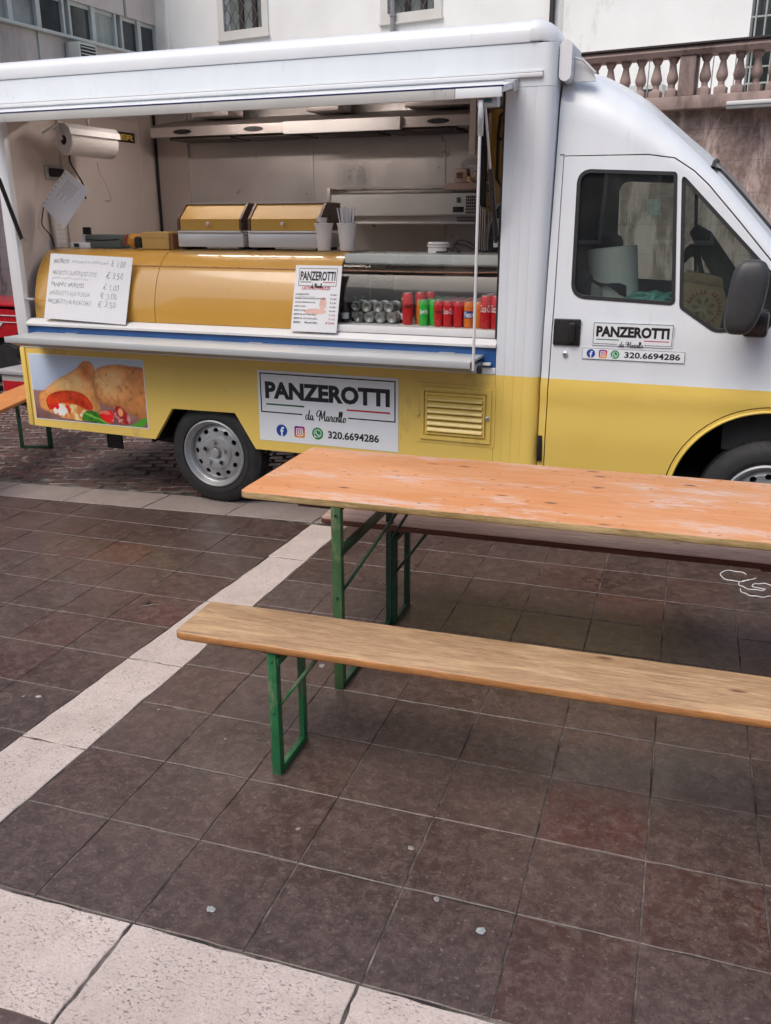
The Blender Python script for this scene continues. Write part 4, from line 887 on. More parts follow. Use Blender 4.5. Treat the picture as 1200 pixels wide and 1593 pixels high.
# nose closure
n0=(len(xs)-1)*NR; s.v.append((xs[-1],CW/2,.7)); s.f+=[(n0+k,n0+k+1,len(s.v)-1) for k in range(NR-1)]
shell=s.mesh('cab_shell',recalc=True)
def roundpoly(C,Rs,n=7):
    out=[]; m=len(C)
    for i in range(m):
        p=Vector(C[i]); a=(Vector(C[i-1])-p).normalized(); b=(Vector(C[(i+1)%m])-p).normalized(); ang=a.angle(b); r=Rs[i]; d=r/math.tan(ang/2)
        p0=p+a*d; p1=p+b*d
        for k in range(n+1):
            t_=k/n; q=(1-t_)**2*p0+2*t_*(1-t_)*(p*.82+ (p0+p1)*.09)+t_**2*p1; out.append((q.x,q.y))
    return out
win=roundpoly([(2.158,1.334),(2.143,1.945),(2.612,1.922),(2.664,1.312)],[.07,.06,.018,.022])
qwin=roundpoly([(2.634,1.915),(3.105,1.45),(3.11,1.205),(2.855,1.192),(2.686,1.300)],[.012,.05,.05,.07,.03])
def resc(P,dlt):
    cx_=sum(p[0] for p in P)/len(P); cz_=sum(p[1] for p in P)/len(P)
    n=len(P); out=[]
    area=sum(P[i][0]*P[(i+1)%n][1]-P[(i+1)%n][0]*P[i][1] for i in range(n)); sg=1 if area>0 else -1
    for i in range(n):
        a,b,c=P[i-1],P[i],P[(i+1)%n]; e1=Vector((b[0]-a[0],b[1]-a[1])).normalized(); e2=Vector((c[0]-b[0],c[1]-b[1])).normalized()
        nn=Vector(((e1.y+e2.y),-(e1.x+e2.x)))*sg; nn=nn.normalized() if nn.length>1e-6 else nn; out.append((b[0]+nn.x*dlt,b[1]+nn.y*dlt))
    return out
door=[(2.064,.415),(2.069,.46),(2.077,1.278),(2.070,2.006),(2.47,2.003),(2.593,1.985),(2.686,1.927),(2.76,1.862),(2.907,1.705),(3.03,1.57),(3.14,1.45),(3.22,1.30),(3.235,1.0),(3.225,.849)]+[(3.185+.493*math.cos(rad(a)),.355+.493*math.sin(rad(a))) for a in range(90,176,5)]+[(2.692,.415)]
arch=[(3.185+.465*math.cos(a),.355+.465*math.sin(a)) for a in [2*PI*k/48 for k in range(48)]]
def pr(P,a=-.3,b=2.3): return MB().prism(P,'y',a,b).mesh('cut')
winc,qc,ac2=pr(win),pr(qwin),pr(arch,-.3,.6)
shell_a=boolean(shell,[(winc,'DIFFERENCE'),(qc,'DIFFERENCE'),(ac2,'DIFFERENCE'),(pr(resc(door,.0028),-.3,.5),'DIFFERENCE')],solid=.022)
shell_b=boolean(shell,[(pr(resc(door,-.0028),-.3,.5),'INTERSECT'),(winc,'DIFFERENCE'),(qc,'DIFFERENCE'),(ac2,'DIFFERENCE')],solid=.022)
part('cab_body',shell_a,Mt['paint'],tr); dr=part('cab_door',shell_b,Mt['paint'],tr)
wsm=MB(); wsm.v=[(p[0],p[1]+0,p[2]) for r in full for p in r]; wsm.f=wsf
bm=bmesh.new(); me=wsm.mesh('windscreen'); bm.from_mesh(me); bmesh.ops.delete(bm,geom=[v for v in bm.verts if not v.link_faces],context='VERTS')
bnd=[e for e in bm.edges if e.is_boundary]; loop=[]; 
adj={}
for e in bnd:
    for v in e.verts: adj.setdefault(v,[]).append(e.other_vert(v))
v0=next(iter(adj)); cur=v0; prev=None
while True:
    loop.append(cur.co.copy()); nx=[q for q in adj[cur] if q is not prev]; prev,cur=cur,nx[0]
    if cur is v0 or len(loop)>3000: break
bm.to_mesh(me); bm.free(); part('windscreen',me,Mt['wsglass'],tr)
loop=loop[::2]
part('windscreen_gasket',MB().tube([(p.x,p.y,p.z) for p in loop],.011,8,closed=True),Mt['black'],tr)
def pane(P,name,y_off,m,parent,far=False):
    Y=lambda z: (CW-lean(z)-y_off) if far else lean(z)+y_off
    n=len(P); s=MB(); tri=tessellate_polygon([[Vector((p[0],p[1],0)) for p in P]])
    s.add([(p[0],Y(p[1]),p[1]) for p in P],[tuple(t_) for t_ in tri]); return part(name,s,m,parent,recalc=False)
def dense(P,k=4): return [(P[i][0]+(P[(i+1)%len(P)][0]-P[i][0])*t_/k,P[i][1]+(P[(i+1)%len(P)][1]-P[i][1])*t_/k) for i in range(len(P)) for t_ in range(k)]
for P,nm in((win,'door_window'),(qwin,'quarter_window')):
    o=pane(P,nm,.014,Mt['glass'],dr)
    gi=resc(P,-.016); go=resc(P,.001); s=MB(); n=len(P)
    for y_,A_ in((-.003,go),(-.003,gi),(.018,gi),(.018,go)): s.v+=[(p[0],lean(p[1])+y_,p[1]) for p in A_]
    for q in range(4): s.f+=[(q*n+i,q*n+(i+1)%n,((q+1)%4)*n+(i+1)%n,((q+1)%4)*n+i) for i in range(n)]
    part('window_gasket',s,Mt['black'],o,sharp=50)
    pane(P,nm,.014,Mt['glass'],tr,far=True)
# arch lip line, side seam strips
def archline(r,w_,y_): 
    return [(3.185+r*math.cos(a),lean(.355+r*math.sin(a))+y_,.355+r*math.sin(a)) for a in [rad(12+156*k/40) for k in range(41)]]
part('arch_lip',MB().tube(archline(.470,0,-.001),.007,8),Mt['yellow'],tr)
s=MB(); s.lathe([(.455,.028),(.455,.55)],c=(3.185,0,.355),ax='y',n=40,cap=False); s.box(2.75,3.65,.55,.57,.05,.82); part('wheel_well',s,Mt['dark'],tr)
s=MB(); s.box(2.03,3.9,.10,CW-.1,.36,.42); s.box(2.031,2.05,.15,CW-.15,.42,1.9); part('cab_floor',s,Mt['dark'],tr)
# door hardware
hd_=part('door_handle',MB().box(2.085,2.222,-.012,.004,1.098,1.232,.012),Mt['blackgloss'],dr)
part('handle_recess',MB().box(2.103,2.172,-.0135,-.0125,1.118,1.213,.0),Mt['dark'],hd_); part('handle_grip',MB().box(2.165,2.198,-.030,-.013,1.115,1.215,.008),Mt['blackgloss'],hd_)
part('door_lock',MB().lathe([(.014,.004),(.014,-.006),(.010,-.009),(.0,-.008)],c=(2.152,0,1.052),ax='y',n=18),Mt['alu'],dr); part('keyhole',MB().box(2.149,2.155,-.0098,-.0085,1.045,1.059),Mt['black'],dr)
# small sign on the door
ds=part('door_sign',MB().box(2.283,2.672,-.0042,-.0025,1.108,1.222),Mt['signwhite'],dr)
H2=.114/.60
logo(ds,2.279,2.676,1.222-H2+.006,1.226,-.0046,.0026,letters_y=(.12,.40))
ds2=part('phone_sign',MB().box(2.237,2.735,-.0042,-.0025,1.036,1.092),Mt['signwhite'],dr)
s=MB(); 
for a_,b_,c_,d_ in((2.237,2.735,1.0905,1.092),(2.237,2.735,1.036,1.0375),(2.237,2.2385,1.0375,1.0905),(2.7335,2.735,1.0375,1.0905)): s.add([(a_,-.0046,c_),(b_,-.0046,c_),(b_,-.0046,d_),(a_,-.0046,d_)],[(0,1,2,3)])
part('border_line',s,Mt['ink'],ds2,recalc=False)
icons(ds2,2.281,1.064,.0215,-.0046,.060); text_part('320.6694286',2.447,2.714,1.049,1.080,-.0046,Mt['ink'],ds2,off=.028)
# mirror
bm=bmesh.new(); bmesh.ops.create_uvsphere(bm,u_segments=32,v_segments=20,radius=1)
for v in bm.verts:
    x,y,z=v.co; p_=2.9
    p_=3.4; k=(abs(x)**p_+abs(y)**p_+abs(z)**p_)**(-1/p_) if v.co.length>0 else 1
    x,y,z=x*k,y*k,z*k
    zz=1.372+z*.166; wx=.081*(1-.05*z*z)+.004*z
    v.co=(2.980+x*wx+z*.017-.006*z*z,-.175+y*.055,zz)
me=bpy.data.meshes.new('wing_mirror'); bm.to_mesh(me); bm.free(); me.shade_smooth(); mo=part('wing_mirror',me,Mt['mirror'],dr)
part('mirror_arm',MB().box(2.98,3.09,-.15,.03,1.19,1.31,.02),Mt['blackgloss'],mo)
# roof spoiler behind the cab crest
bm_=MB()
pf=[(2.03+.030+.030*math.cos(a),2.345+.085+ (.085)*math.sin(a)) for a in [PI*2*k/20 for k in range(20)]]
s=MB(); s.prism([(2.061+.029*math.cos(a),2.424+(.060 if math.sin(a)>0 else -.060)+.029*math.sin(a)) for a in [2*PI*(k+.5)/28 for k in range(28)]],'y',.045,.30); sp_=part('wind_deflector',s,Mt['white'],tr,sharp=60)
part('deflector_gusset',MB().prism([(2.091,2.462),(2.18,2.382),(2.195,2.34),(2.091,2.34)],'y',.13,.16),Mt['white'],sp_); part('deflector_bar',MB().box(2.05,2.088,.301,CW-.3,2.34,2.42,.01),Mt['white'],sp_)
part('deflector_stay',MB().tube([(2.09,.10,2.44),(2.13,.11,2.43),(2.19,.12,2.375)],.006,8),Mt['white_plain'],sp_)
part('cab_top_seam',MB().tube([(2.05,lean(2.012)-.0005,2.012),(2.072,lean(2.012)-.0005,2.012)],.002,6),Mt['black'],tr)
# wiper
part('wiper',MB().tube([(2.93,.30,1.80),(3.15,.42,1.565),(3.32,.5,1.38)],.007,6),Mt['black'],tr)
# seats, dash, wheel
s=MB(); s.box(2.10,2.62,.18,.92,.42,.98,.06); s.box(2.10,2.22,.2,.9,.95,1.45,.05); part('passenger_seat',s,pbr('dark_grey_fabric',(.03,.033,.035),.9,var=.2,scale=30),tr)
s=MB(); s.box(2.15,2.65,1.05,1.6,.42,.95,.06); s.box(2.08,2.22,1.08,1.58,.9,1.62,.05); part('driver_seat',s,pbr('grey_seat_fabric',(.035,.038,.04),.9,var=.2,scale=30),tr)
part('dashboard',MB().prism([(2.95,.6),(2.93,1.08),(3.0,1.20),(3.2,1.23),(3.46,1.20),(3.46,.6)],'y',.10,CW-.10),pbr('dark_dash_plastic',(.022,.023,.024),.6),tr)
part('steering_wheel',MB().tube([(2.80+.085*math.cos(a)+0,1.32+.19*math.sin(a),1.22+.17*math.cos(a)) for a in [2*PI*k/28 for k in range(28)]],.014,8,closed=True),Mt['blackgloss'],tr)
part('cab_back_lining',MB().box(2.056,2.064,.24,CW-.24,.95,2.2),pbr('dark_cab_lining',(.05,.05,.05),.8),tr)
part('cab_ceiling',MB().prism([(2.065,2.30),(2.35,2.16),(2.62,1.97),(2.62,1.96),(2.065,2.26)],'y',.25,CW-.25),pbr('grey_headliner',(.12,.12,.115),.9),tr)
# ------------------------------------------------------------- beer garden tables and benches
def plank(L,Wd,z0,z1,r,bev,mt,me_,name):
    def outline(i): 
        P=[]
        for cx_,cy_,a0 in((L-r,Wd-r,0),(r,Wd-r,PI/2),(r,r,PI),(L-r,r,1.5*PI)):
            for k in range(5): P.append((cx_+(r-i)*math.cos(a0+PI/2*k/4),cy_+(r-i)*math.sin(a0+PI/2*k/4)))
        # break the long runs so wear can roughen the edge
        Q=[]
        for i_ in range(len(P)):
            a,b=P[i_],P[(i_+1)%len(P)]; d_=math.hypot(b[0]-a[0],b[1]-a[1]); n=max(1,int(d_/.05))
            for k in range(n): Q.append((a[0]+(b[0]-a[0])*k/n,a[1]+(b[1]-a[1])*k/n))
        return Q
    O=[outline(bev),outline(bev*.3),outline(0),outline(0),outline(bev*.3),outline(bev)]; n=min(len(o) for o in O); n=len(O[2])
    O=[outline(0)]*6; s=MB(); ins=[bev,bev*.3,0,0,bev*.3,bev]; Z=[z0,z0+bev*.3,z0+bev,z1-bev,z1-bev*.3,z1]
    r_=random.Random(name+str(L)); jit=[r_.uniform(0,.0022)*(1 if r_.random()<.5 else .2) for _ in range(n)]
    for q in range(6):
        for i_,p in enumerate(O[q]):
            cx_=min(max(p[0],r),L-r); cy_=min(max(p[1],r),Wd-r); v=Vector((p[0]-cx_,p[1]-cy_)); v=v.normalized() if v.length>1e-6 else Vector((0,0))
            dd_=ins[q]+jit[i_]; s.v.append((p[0]-v.x*dd_,p[1]-v.y*dd_,Z[q]))
    for q in range(5): s.f+=[(q*n+i_,q*n+(i_+1)%n,(q+1)*n+(i_+1)%n,(q+1)*n+i_) for i_ in range(n)]
    s.f+=[tuple(range(n-1,-1,-1)),tuple(5*n+i_ for i_ in range(n))]
    m=s.mesh(name,sharp=50); m.materials.append(mt); m.materials.append(me_)
    for pl in m.polygons: pl.material_index=0 if abs(pl.normal.z)>.75 else 1
    return m
def leg_frame(root,x,w0,w1,h,uw,mt,mirror=1,brace=.16,cross=None,mt2=None):
    # uprights at y=w0 and y=w1, angle iron, flat foot bar
    for y,sg in((w0,1),(w1,-1)):
        s=MB(); s.box(x-uw/2,x+uw/2,y,y+.0035*sg if sg>0 else y+.0035,.004,h) if False else None
        y_a,y_b=(y,y+.004) if sg>0 else (y-.004,y)
        lx=x-uw/2*mirror; s.box(min(lx,lx+uw*mirror),max(lx,lx+uw*mirror),y_a,y_b,.004,h,.001)
        yy=(y_b,y_b+.028) if sg>0 else (y_a-.028,y_a); lx2=lx+uw*mirror; s.box(min(lx2,lx2-.004*mirror),max(lx2,lx2-.004*mirror),yy[0],yy[1],.004,h,.001)
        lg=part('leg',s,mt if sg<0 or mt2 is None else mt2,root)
        part('rivet',MB().lathe([(.006,.0),(.005,-.003),(.0,-.004)],c=(x,y_a if sg>0 else y_a-.001,h*.52),ax='y',n=8),mt,lg)
        part('rivet',MB().lathe([(.006,.0),(.005,-.003),(.0,-.004)],c=(x,y_a if sg>0 else y_a-.001,h-.03),ax='y',n=8),mt,lg)
    s=MB(); s.box(x-uw/2,x+uw/2,w0,w1,.0,.0038,.001); part('foot_bar',s,mt,root)
    s=MB(); s.box(x+(uw/2-.004)*mirror if mirror>0 else x-uw/2,x+uw/2 if mirror>0 else x-uw/2+.004,w0+.005,w1-.005,.0045,.022,.001); part('foot_flange',s,mt,root)
    zc_=cross or h-.035
    part('crossbar',MB().box(x-.003,x+.022,w0+.005,w1-.005,zc_-.014,zc_+.014,.002),mt,root)
    for y in (w0+.02,w1-.02):
        part('brace',MB().tube([(x,y,h*.52),(x+brace*mirror,y+(w1-w0)*.12*(1 if y<(w0+w1)/2 else -1),h+.002)],.006,8),mt,root)
    part('pivot_bar',MB().tube([(x+brace*mirror,w0+.03,h-.002),(x+brace*mirror,w1-.03,h-.002)],.007,8),mt,root)
def make_table(loc,rot,label):
    o=empty('picnic_table',label,'table',loc=loc,rot=(0,0,rot))
    part('table_top',plank(2.6,.70,.733,.760,.035,.004,Mt['tabletop'],Mt['tableedge'],'table_top'),None,o)
    for x in (.62,1.3,2.0): part('batten',MB().box(x-.035,x+.035,.06,.63,.712,.7325,.002),Mt['benchedge'],o)
    rl=part('side_rail',MB().box(.20,.375,.10,.125,.690,.7325,.002),Mt['bench2edge'],o); part('worn_rail_end',MB().box(.196,.1995,.099,.126,.689,.7325,.001),Mt['travdark'],rl)
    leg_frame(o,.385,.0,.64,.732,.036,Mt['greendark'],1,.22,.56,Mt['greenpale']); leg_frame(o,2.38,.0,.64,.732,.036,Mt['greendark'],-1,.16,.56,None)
    return o
def make_bench(loc,rot,label,top,edge,mt,mt2=None,Wd=.255):
    o=empty('picnic_bench',label,'bench',loc=loc,rot=(0,0,rot),group='narrow folding benches with green steel legs')
    part('seat',plank(2.2,Wd,.443,.470,.03,.006,top,edge,'seat'),None,o)
    for x in (.34,1.86): part('seat_batten',MB().box(x-.05,x+.03,.03,Wd-.03,.425,.4425,.002),Mt['bench2edge'],o)
    leg_frame(o,.335,.012,Wd-.012,.442,.030,mt,1,.15,None,mt2); leg_frame(o,2.03,.012,Wd-.012,.442,.030,mt,-1,.12,None,None)
    return o
make_table((1.296,-1.866,0),rad(3.0),'long worn orange wooden table with green steel legs in front of the truck')
make_bench((1.381,-2.454,0),rad(3.4),'pale weathered wooden bench nearest the camera with bright green legs',Mt['benchtop'],Mt['benchedge'],Mt['greenpaint'])
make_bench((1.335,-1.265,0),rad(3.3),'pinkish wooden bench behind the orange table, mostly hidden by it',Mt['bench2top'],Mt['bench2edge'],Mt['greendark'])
make_bench((-2.335,1.05,0),rad(-71.6),'orange bench at the far left edge behind the truck tail',Mt['orangeseat'],Mt['tabletop'],Mt['greendark'],Wd=.28)
# ------------------------------------------------------------- litter on the paving
for i,(x,y,r) in enumerate([(.64,-2.30,.012),(.585,-2.32,.007),(1.54,-1.70,.015),(1.83,-3.01,.013),(2.51,-2.83,.014),(2.37,-2.765,.010),(2.24,-2.60,.010),(1.90,-2.64,.008),(1.12,-2.22,.006),(1.45,-2.30,.006)]):
    r_=random.Random(i); P=[(r*(1+r_.uniform(-.25,.25))*math.cos(2*PI*k/14),r*.8*(1+r_.uniform(-.25,.25))*math.sin(2*PI*k/14)) for k in range(14)]
    s=MB(); s.v=[(p[0],p[1],0) for p in P]+[(p[0]*.8,p[1]*.8,.0012) for p in P]; s.f=[(k,(k+1)%14,14+(k+1)%14,14+k) for k in range(14)]+[tuple(range(14,28))]
    big='large' if r>.0125 else ('small' if r<.0085 else 'middling')
    where=['left of the pale stone strip','beside another spot left of the pale stone strip','on the dark tiles behind the near bench leg','near the pale border slabs, left of centre','on the tiles in the near foreground, right of centre','beside the joint in the near foreground','above the foreground joint right of centre','on the reddish tile in the foreground','just right of the pale strip','on the tile left of the bench leg','close to the green bench foot','on the grey tiles at the lower right','below the near bench seat','under the table on the dark tiles','between table and bench','near the white cord','in front of the table leg','on the tile below the bench foot','low on the right side tiles'][i]
    m=pbr('grey_gum_%d'%i,(.30,.33,.33) if i in(3,4,5) else (.36,.33,.31),.7,var=.3,scale=60) if i in(0,3,4) else Mt.setdefault('gum',pbr('trodden_gum',(.27,.255,.245),.7,var=.3,scale=60))
    thing1('gum_spot',s,m,f'{big} pale flattened gum spot {where}','gum spot','pale gum spots trodden into the paving',loc=(x,y,.0015),rot=(0,0,i))
s=MB().lathe([(.0,.0),(.012,.001),(.013,.004),(.008,.007),(.0,.008)],n=12); thing1('bottle_cap',s,Mt['black'],'small dark round cap lying on the tiles left of the near bench','bottle cap',loc=(.515,-1.43,.001))
def arc(cx,cy,rx,ry,a0,a1,n=26): return [(cx+rx*math.cos(rad(a0+(a1-a0)*k/n)),cy+ry*math.sin(rad(a0+(a1-a0)*k/n))) for k in range(n+1)]
pts=arc(3.085,-.11,.068,.072,35,330)+[(3.165,-.135),(3.185,-.105)]
pts2=arc(3.175,-.205,.070,.058,110,320)+arc(3.225,-.215,.058,.050,200,20,20)
pts3=arc(3.185,-.285,.072,.060,170,355)
cr=empty('cord_tangle','tangled loops of thin white cord lying on the dark tiles at right','cord',loc=(3.15,-.2,0),world=True)
for P in (pts,pts2,pts3): part('cord_loop',MB().tube([(p[0],p[1],.004+.002*math.sin(i)) for i,p in enumerate(P)],.0028,6),Mt['white_plain'],cr)
thing1('twig',MB().tube([(.515,-1.475,.003),(.545,-1.45,.005),(.575,-1.425,.003)],.002,5),Mt['travdark'],'thin pale twig on the tiles next to the bottle cap','twig')
# ------------------------------------------------------------- things at the far left behind the truck tail
rc=empty('red_market_cart','bright red cart with white stripes seen past the tail of the truck','cart',loc=(-4.6,3.3,0),world=True)
Mt['redpaint']=pbr('red_gloss_paint',(.50,.012,.022),.3,coat=.4)
part('body',MB().prism([(-5.4,.50),(-4.33,.50),(-4.20,.60),(-4.26,.80),(-5.4,.82)],'y',3.0,3.9),Mt['redpaint'],rc)
part('white_stripe',MB().box(-5.4,-4.20,2.990,2.999,.735,.745),Mt['white_plain'],rc); part('white_stripe',MB().box(-5.4,-4.18,2.990,2.999,.665,.672),Mt['white_plain'],rc)
part('white_stroke',MB().prism([(-4.62,.66),(-4.42,.66),(-4.55,.54),(-4.68,.52),(-4.55,.63),(-4.62,.63)],'y',2.990,2.999),Mt['white_plain'],rc)
part('top_tray',MB().box(-5.4,-4.2,3.0,3.9,.83,.86,.01),Mt['redpaint'],rc)
for x in (-5.2,-4.45): part('wheel',MB().lathe([(.05,-.03),(.2,-.03),(.22,0),(.2,.03),(.05,.03)],c=(x,3.06,.22),ax='y',n=20),Mt['tyre'],rc)
part('undercarriage',MB().box(-5.3,-4.35,3.1,3.8,.2,.5),Mt['dark'],rc)
gc=empty('grey_crate','pale grey crate standing below the black rubbish bag','crate',loc=(-3.35,2.2,0),world=True)
part('crate_body',MB().box(-3.62,-3.16,2.05,2.45,.05,.34,.015),pbr('pale_grey_crate',(.40,.38,.36),.6,dirt=(.15,.12,.1)),gc); part('crate_rim',MB().box(-3.66,-3.12,2.03,2.47,.30,.345,.01),Mt['alupaint'],gc)
part('red_label',MB().box(-3.6,-3.3,2.044,2.049,.14,.24),Mt['redpaint'],gc)
bm=bmesh.new(); bmesh.ops.create_icosphere(bm,subdivisions=4,radius=1)
from mathutils import noise as mn
for v in bm.verts:
    n_=v.co.normalized(); d_=1+.16*mn.noise(n_*2.3)+.07*mn.noise(n_*7)+.05*abs(mn.noise(Vector((n_.x*5,n_.y*5,n_.z*1.3))))
    z=n_.z*d_; k=1-.45*max(0,z)**2; v.co=Vector((n_.x*.155*d_*k,n_.y*.15*d_*k,.165*z+ (.06*max(0,z-.75)*3)))
me=bpy.data.meshes.new('rubbish_bag'); bm.to_mesh(me); bm.free(); me.shade_smooth()
o=part('rubbish_bag',me,pbr('glossy_black_bag',(.014,.016,.016),.25,var=.2,scale=8,bump=.9,bscale=14),None); o.location=(-3.32,2.2,.50); o['label']='knotted glossy black rubbish bag on a grey crate behind the truck tail'; o['category']='rubbish bag'
dk=empty('stacked_boards','dark stacked boards half hidden under the orange bench at far left','chairs',loc=(-3.0,1.9,0),world=True)  # dark boards on legs, filling the dark spot under the bench
for k in range(3):
    part('seat',MB().box(-4.3,-3.75,1.9,2.3,.10+.09*k,.13+.09*k,.01),Mt['dark'],dk)
part('leg',MB().box(-4.28,-4.24,1.92,1.96,0,.45),Mt['dark'],dk); part('leg',MB().box(-3.8,-3.76,1.92,1.96,0,.45),Mt['dark'],dk)
# ------------------------------------------------------------- display counter
dc=empty('display_counter','long service counter with curved yellow front panels and a glass display end','counter',loc=(0.2,.3,.69),world=True)
prof=[(.052,1.114),(.055,1.20),(.074,1.29),(.104,1.37),(.145,1.44),(.195,1.492),(.25,1.524),(.32,1.537)]
def curved(x0,x1,pf,th=.006,nx=2):
    s=MB(); n=len(pf); 
    Y=[spline([(p[0],p[1]) for p in pf],4)][0]
    A=[(x0,q[0],q[1]) for q in Y]; B=[(x1,q[0],q[1]) for q in Y]; C_=[(x1,q[0]+th,q[1]-th*.6) for q in Y]; D=[(x0,q[0]+th,q[1]-th*.6) for q in Y]
    s.grid([A,B,C_,D,A]); return s
part('curved_panel',curved(-1.285,-.370,prof),Mt['yellowpanel'],dc); part('curved_panel',curved(-.366,.835,prof),Mt['yellowpanel'],dc)
part('panel_end_cap',MB().prism([(p[0]+.008,p[1]) for p in prof]+[(.60,1.537),(.60,1.114)],'x',.80,.829),Mt['brownglass'] if False else pbr('dark_brown_end_cap',(.06,.035,.03),.4),dc)
part('panel_end_cap',MB().prism([(p[0]+.008,p[1]) for p in prof]+[(.60,1.537),(.60,1.114)],'x',-1.284,-1.262),pbr('amber_end_cap',(.25,.13,.03),.4),dc)
part('counter_top',MB().box(-1.285,.835,.322,.62,1.515,1.537,.003),Mt['steel'],dc)
part('curved_glass',curved(.838,1.775,[(p[0],p[1] if p[1]<1.49 else p[1]-.012) for p in prof[:-1]],th=.005),Mt['caseglass'],dc)
part('glass_shelf',MB().box(.836,1.785,.205,.62,1.478,1.528,.004),pbr('greenish_white_shelf_edge',(.50,.54,.51),.25,var=.05),dc)
part('display_deck',MB().box(.55,1.785,.056,.60,1.120,1.150,.003),Mt['white_plain'],dc)
part('tray_lip',MB().box(.836,1.785,.024,.049,1.113,1.152,.004),Mt['white_plain'],dc)
part('base_cabinet',MB().box(-1.285,1.785,.056,.62,.69,1.112,.004),Mt['steelwall'],dc)
part('case_back',MB().box(.832,1.785,.60,.615,1.151,1.477,.002),pbr('brown_metal_back',(.20,.13,.11),.4,metal=.6,var=.15,scale=3),dc)
part('cooling_unit',MB().box(1.02,1.70,.50,.598,1.30,1.40,.01),pbr('brown_cooler',(.30,.22,.20),.4),dc); part('fan_box',MB().box(.86,.98,.48,.598,1.36,1.46,.01),Mt['dark'],dc); part('duct_panel',MB().box(1.35,1.52,.45,.499,1.40,1.476,.004),Mt['redstone'],dc)
part('edge_wire',MB().tube([(-1.2,.141,1.444),(-.5,.141,1.446),(.3,.139,1.443),(.86,.139,1.441),(1.3,.136,1.438),(1.60,.137,1.440),(1.775,.140,1.446)],.0022,6),pbr('copper_wire',(.55,.30,.20),.3,metal=.6),dc)
# handwritten menu board and price list, leaning on the counter front
mb_=empty('menu_board','white handwritten menu sheet leaning on the yellow counter front','menu',loc=(-.865,-.006,1.110),rot=(rad(-16.5),rad(1.8),0))
part('sheet',MB().box(-.305,.318,-.002,.002,0,.410,.001),Mt['paper'],mb_)
def hw(s_,x0,x1,z0,z1,m='pencil',sh=.12,off=-.014): q=text_mesh(s_,x0,x1,z0,z1,off,sh); k_=x0*31+z0*57; q.v=[(p[0]+.0022*math.sin(p[2]*210+k_)+.0016*math.sin(p[0]*160),-.0032,p[2]+.0030*math.sin(p[0]*75+k_)+.0018*math.sin(p[0]*190+k_*2)) for p in q.v]; part('handwriting',q,Mt[m],mb_,recalc=False)
hw('PANZEROTTI',-.272,-.155,.352,.378,off=.0); hw('(MOZZARELLA E POMODORO)',-.13,.145,.354,.372); hw('€ 3.00',.165,.272,.345,.385,sh=.05)
hw('PANZEROTTO CON PROSCIUTTO COTTO',-.272,.065,.278,.306); hw('€ 3.50',.14,.262,.272,.312,sh=.05); hw('(MOZZARELLA, POMODORO, PROSCIUTTO COTTO)',-.275,.005,.250,.264)
hw('PANINI E WURSTEL',-.276,-.02,.206,.232,off=.0); hw('€ 3.00',.125,.24,.200,.238,sh=.05)
hw('PANZEROTTO ALLA NUTELLA',-.280,.03,.152,.178); hw('€ 3.00',.11,.232,.146,.184,sh=.05)
hw('PANZEROTTO AL PISTACCHIO',-.284,.045,.098,.126); hw('€ 3.50',.10,.232,.094,.134,sh=.05)
pl_=empty('price_list','printed price list card with red heading standing against the counter beside the bottles','price list',loc=(.728,-.006,1.108),rot=(rad(-15.5),0,0))
part('card',MB().box(-.143,.143,-.002,.002,0,.372,.001),Mt['paper'],pl_)
logo(pl_,-.122,.122,.185,.362,-.0030,.0025,letters_y=(.13,.42))
def pf_(s_,x0,x1,z0,z1,m='ink',off=.01,sh=0): text_part(s_,x0,x1,z0,z1,-.0034,Mt[m],pl_,off=off,shear=sh)
pf_('LISTINO PREZZI',-.092,.082,.236,.254,'inkred',.02,.1)
for i,(a_,wd_,b_) in enumerate([('PANZEROTTO',.085,'3,00'),('PANINO CON WURSTEL E PATATINE',.19,'3,50'),('ACQUA MINERALE 0,5L',.13,'1,00'),('BIRRA 0,33L',.07,'2,00'),('BIRRA 0,66L',.07,'4,00'),('BIBITE IN LATTINA 33CL',.14,'2,00'),('BIBITE IN LATTINA 25CL',.15,'1,50')]):
    z=.205-.0225*i; pf_(a_,-.130,-.130+wd_,z,z+.009); pf_('€ '+b_,.088,.125,z-.001,z+.009,'ink' if i<5 else 'inkred')
pf_('(mozzarella e pomodoro)',-.130,.0,.194,.200,'pencil',0); pf_('BIRRA',-.130,-.085,.046,.057,sh=.2); pf_('Peroni 66cl',-.06,.02,.046,.058,sh=.2); pf_('€ 2,50',.070,.125,.046,.058,'inkred',.02,.2)
pat=MB(); 
for (cx_,cz_,a_,b_) in ((.0,.115,.07,.016),(.045,.16,.022,.035)): 
    pat.add([(cx_+a_*math.cos(2*PI*k/24),-.0026,cz_+b_*math.sin(2*PI*k/24)) for k in range(24)],[tuple(range(24))])
part('faded_picture',pat,pbr('faded_pink_print',(.66,.42,.36),.6,var=.15,scale=20),pl_,recalc=False)
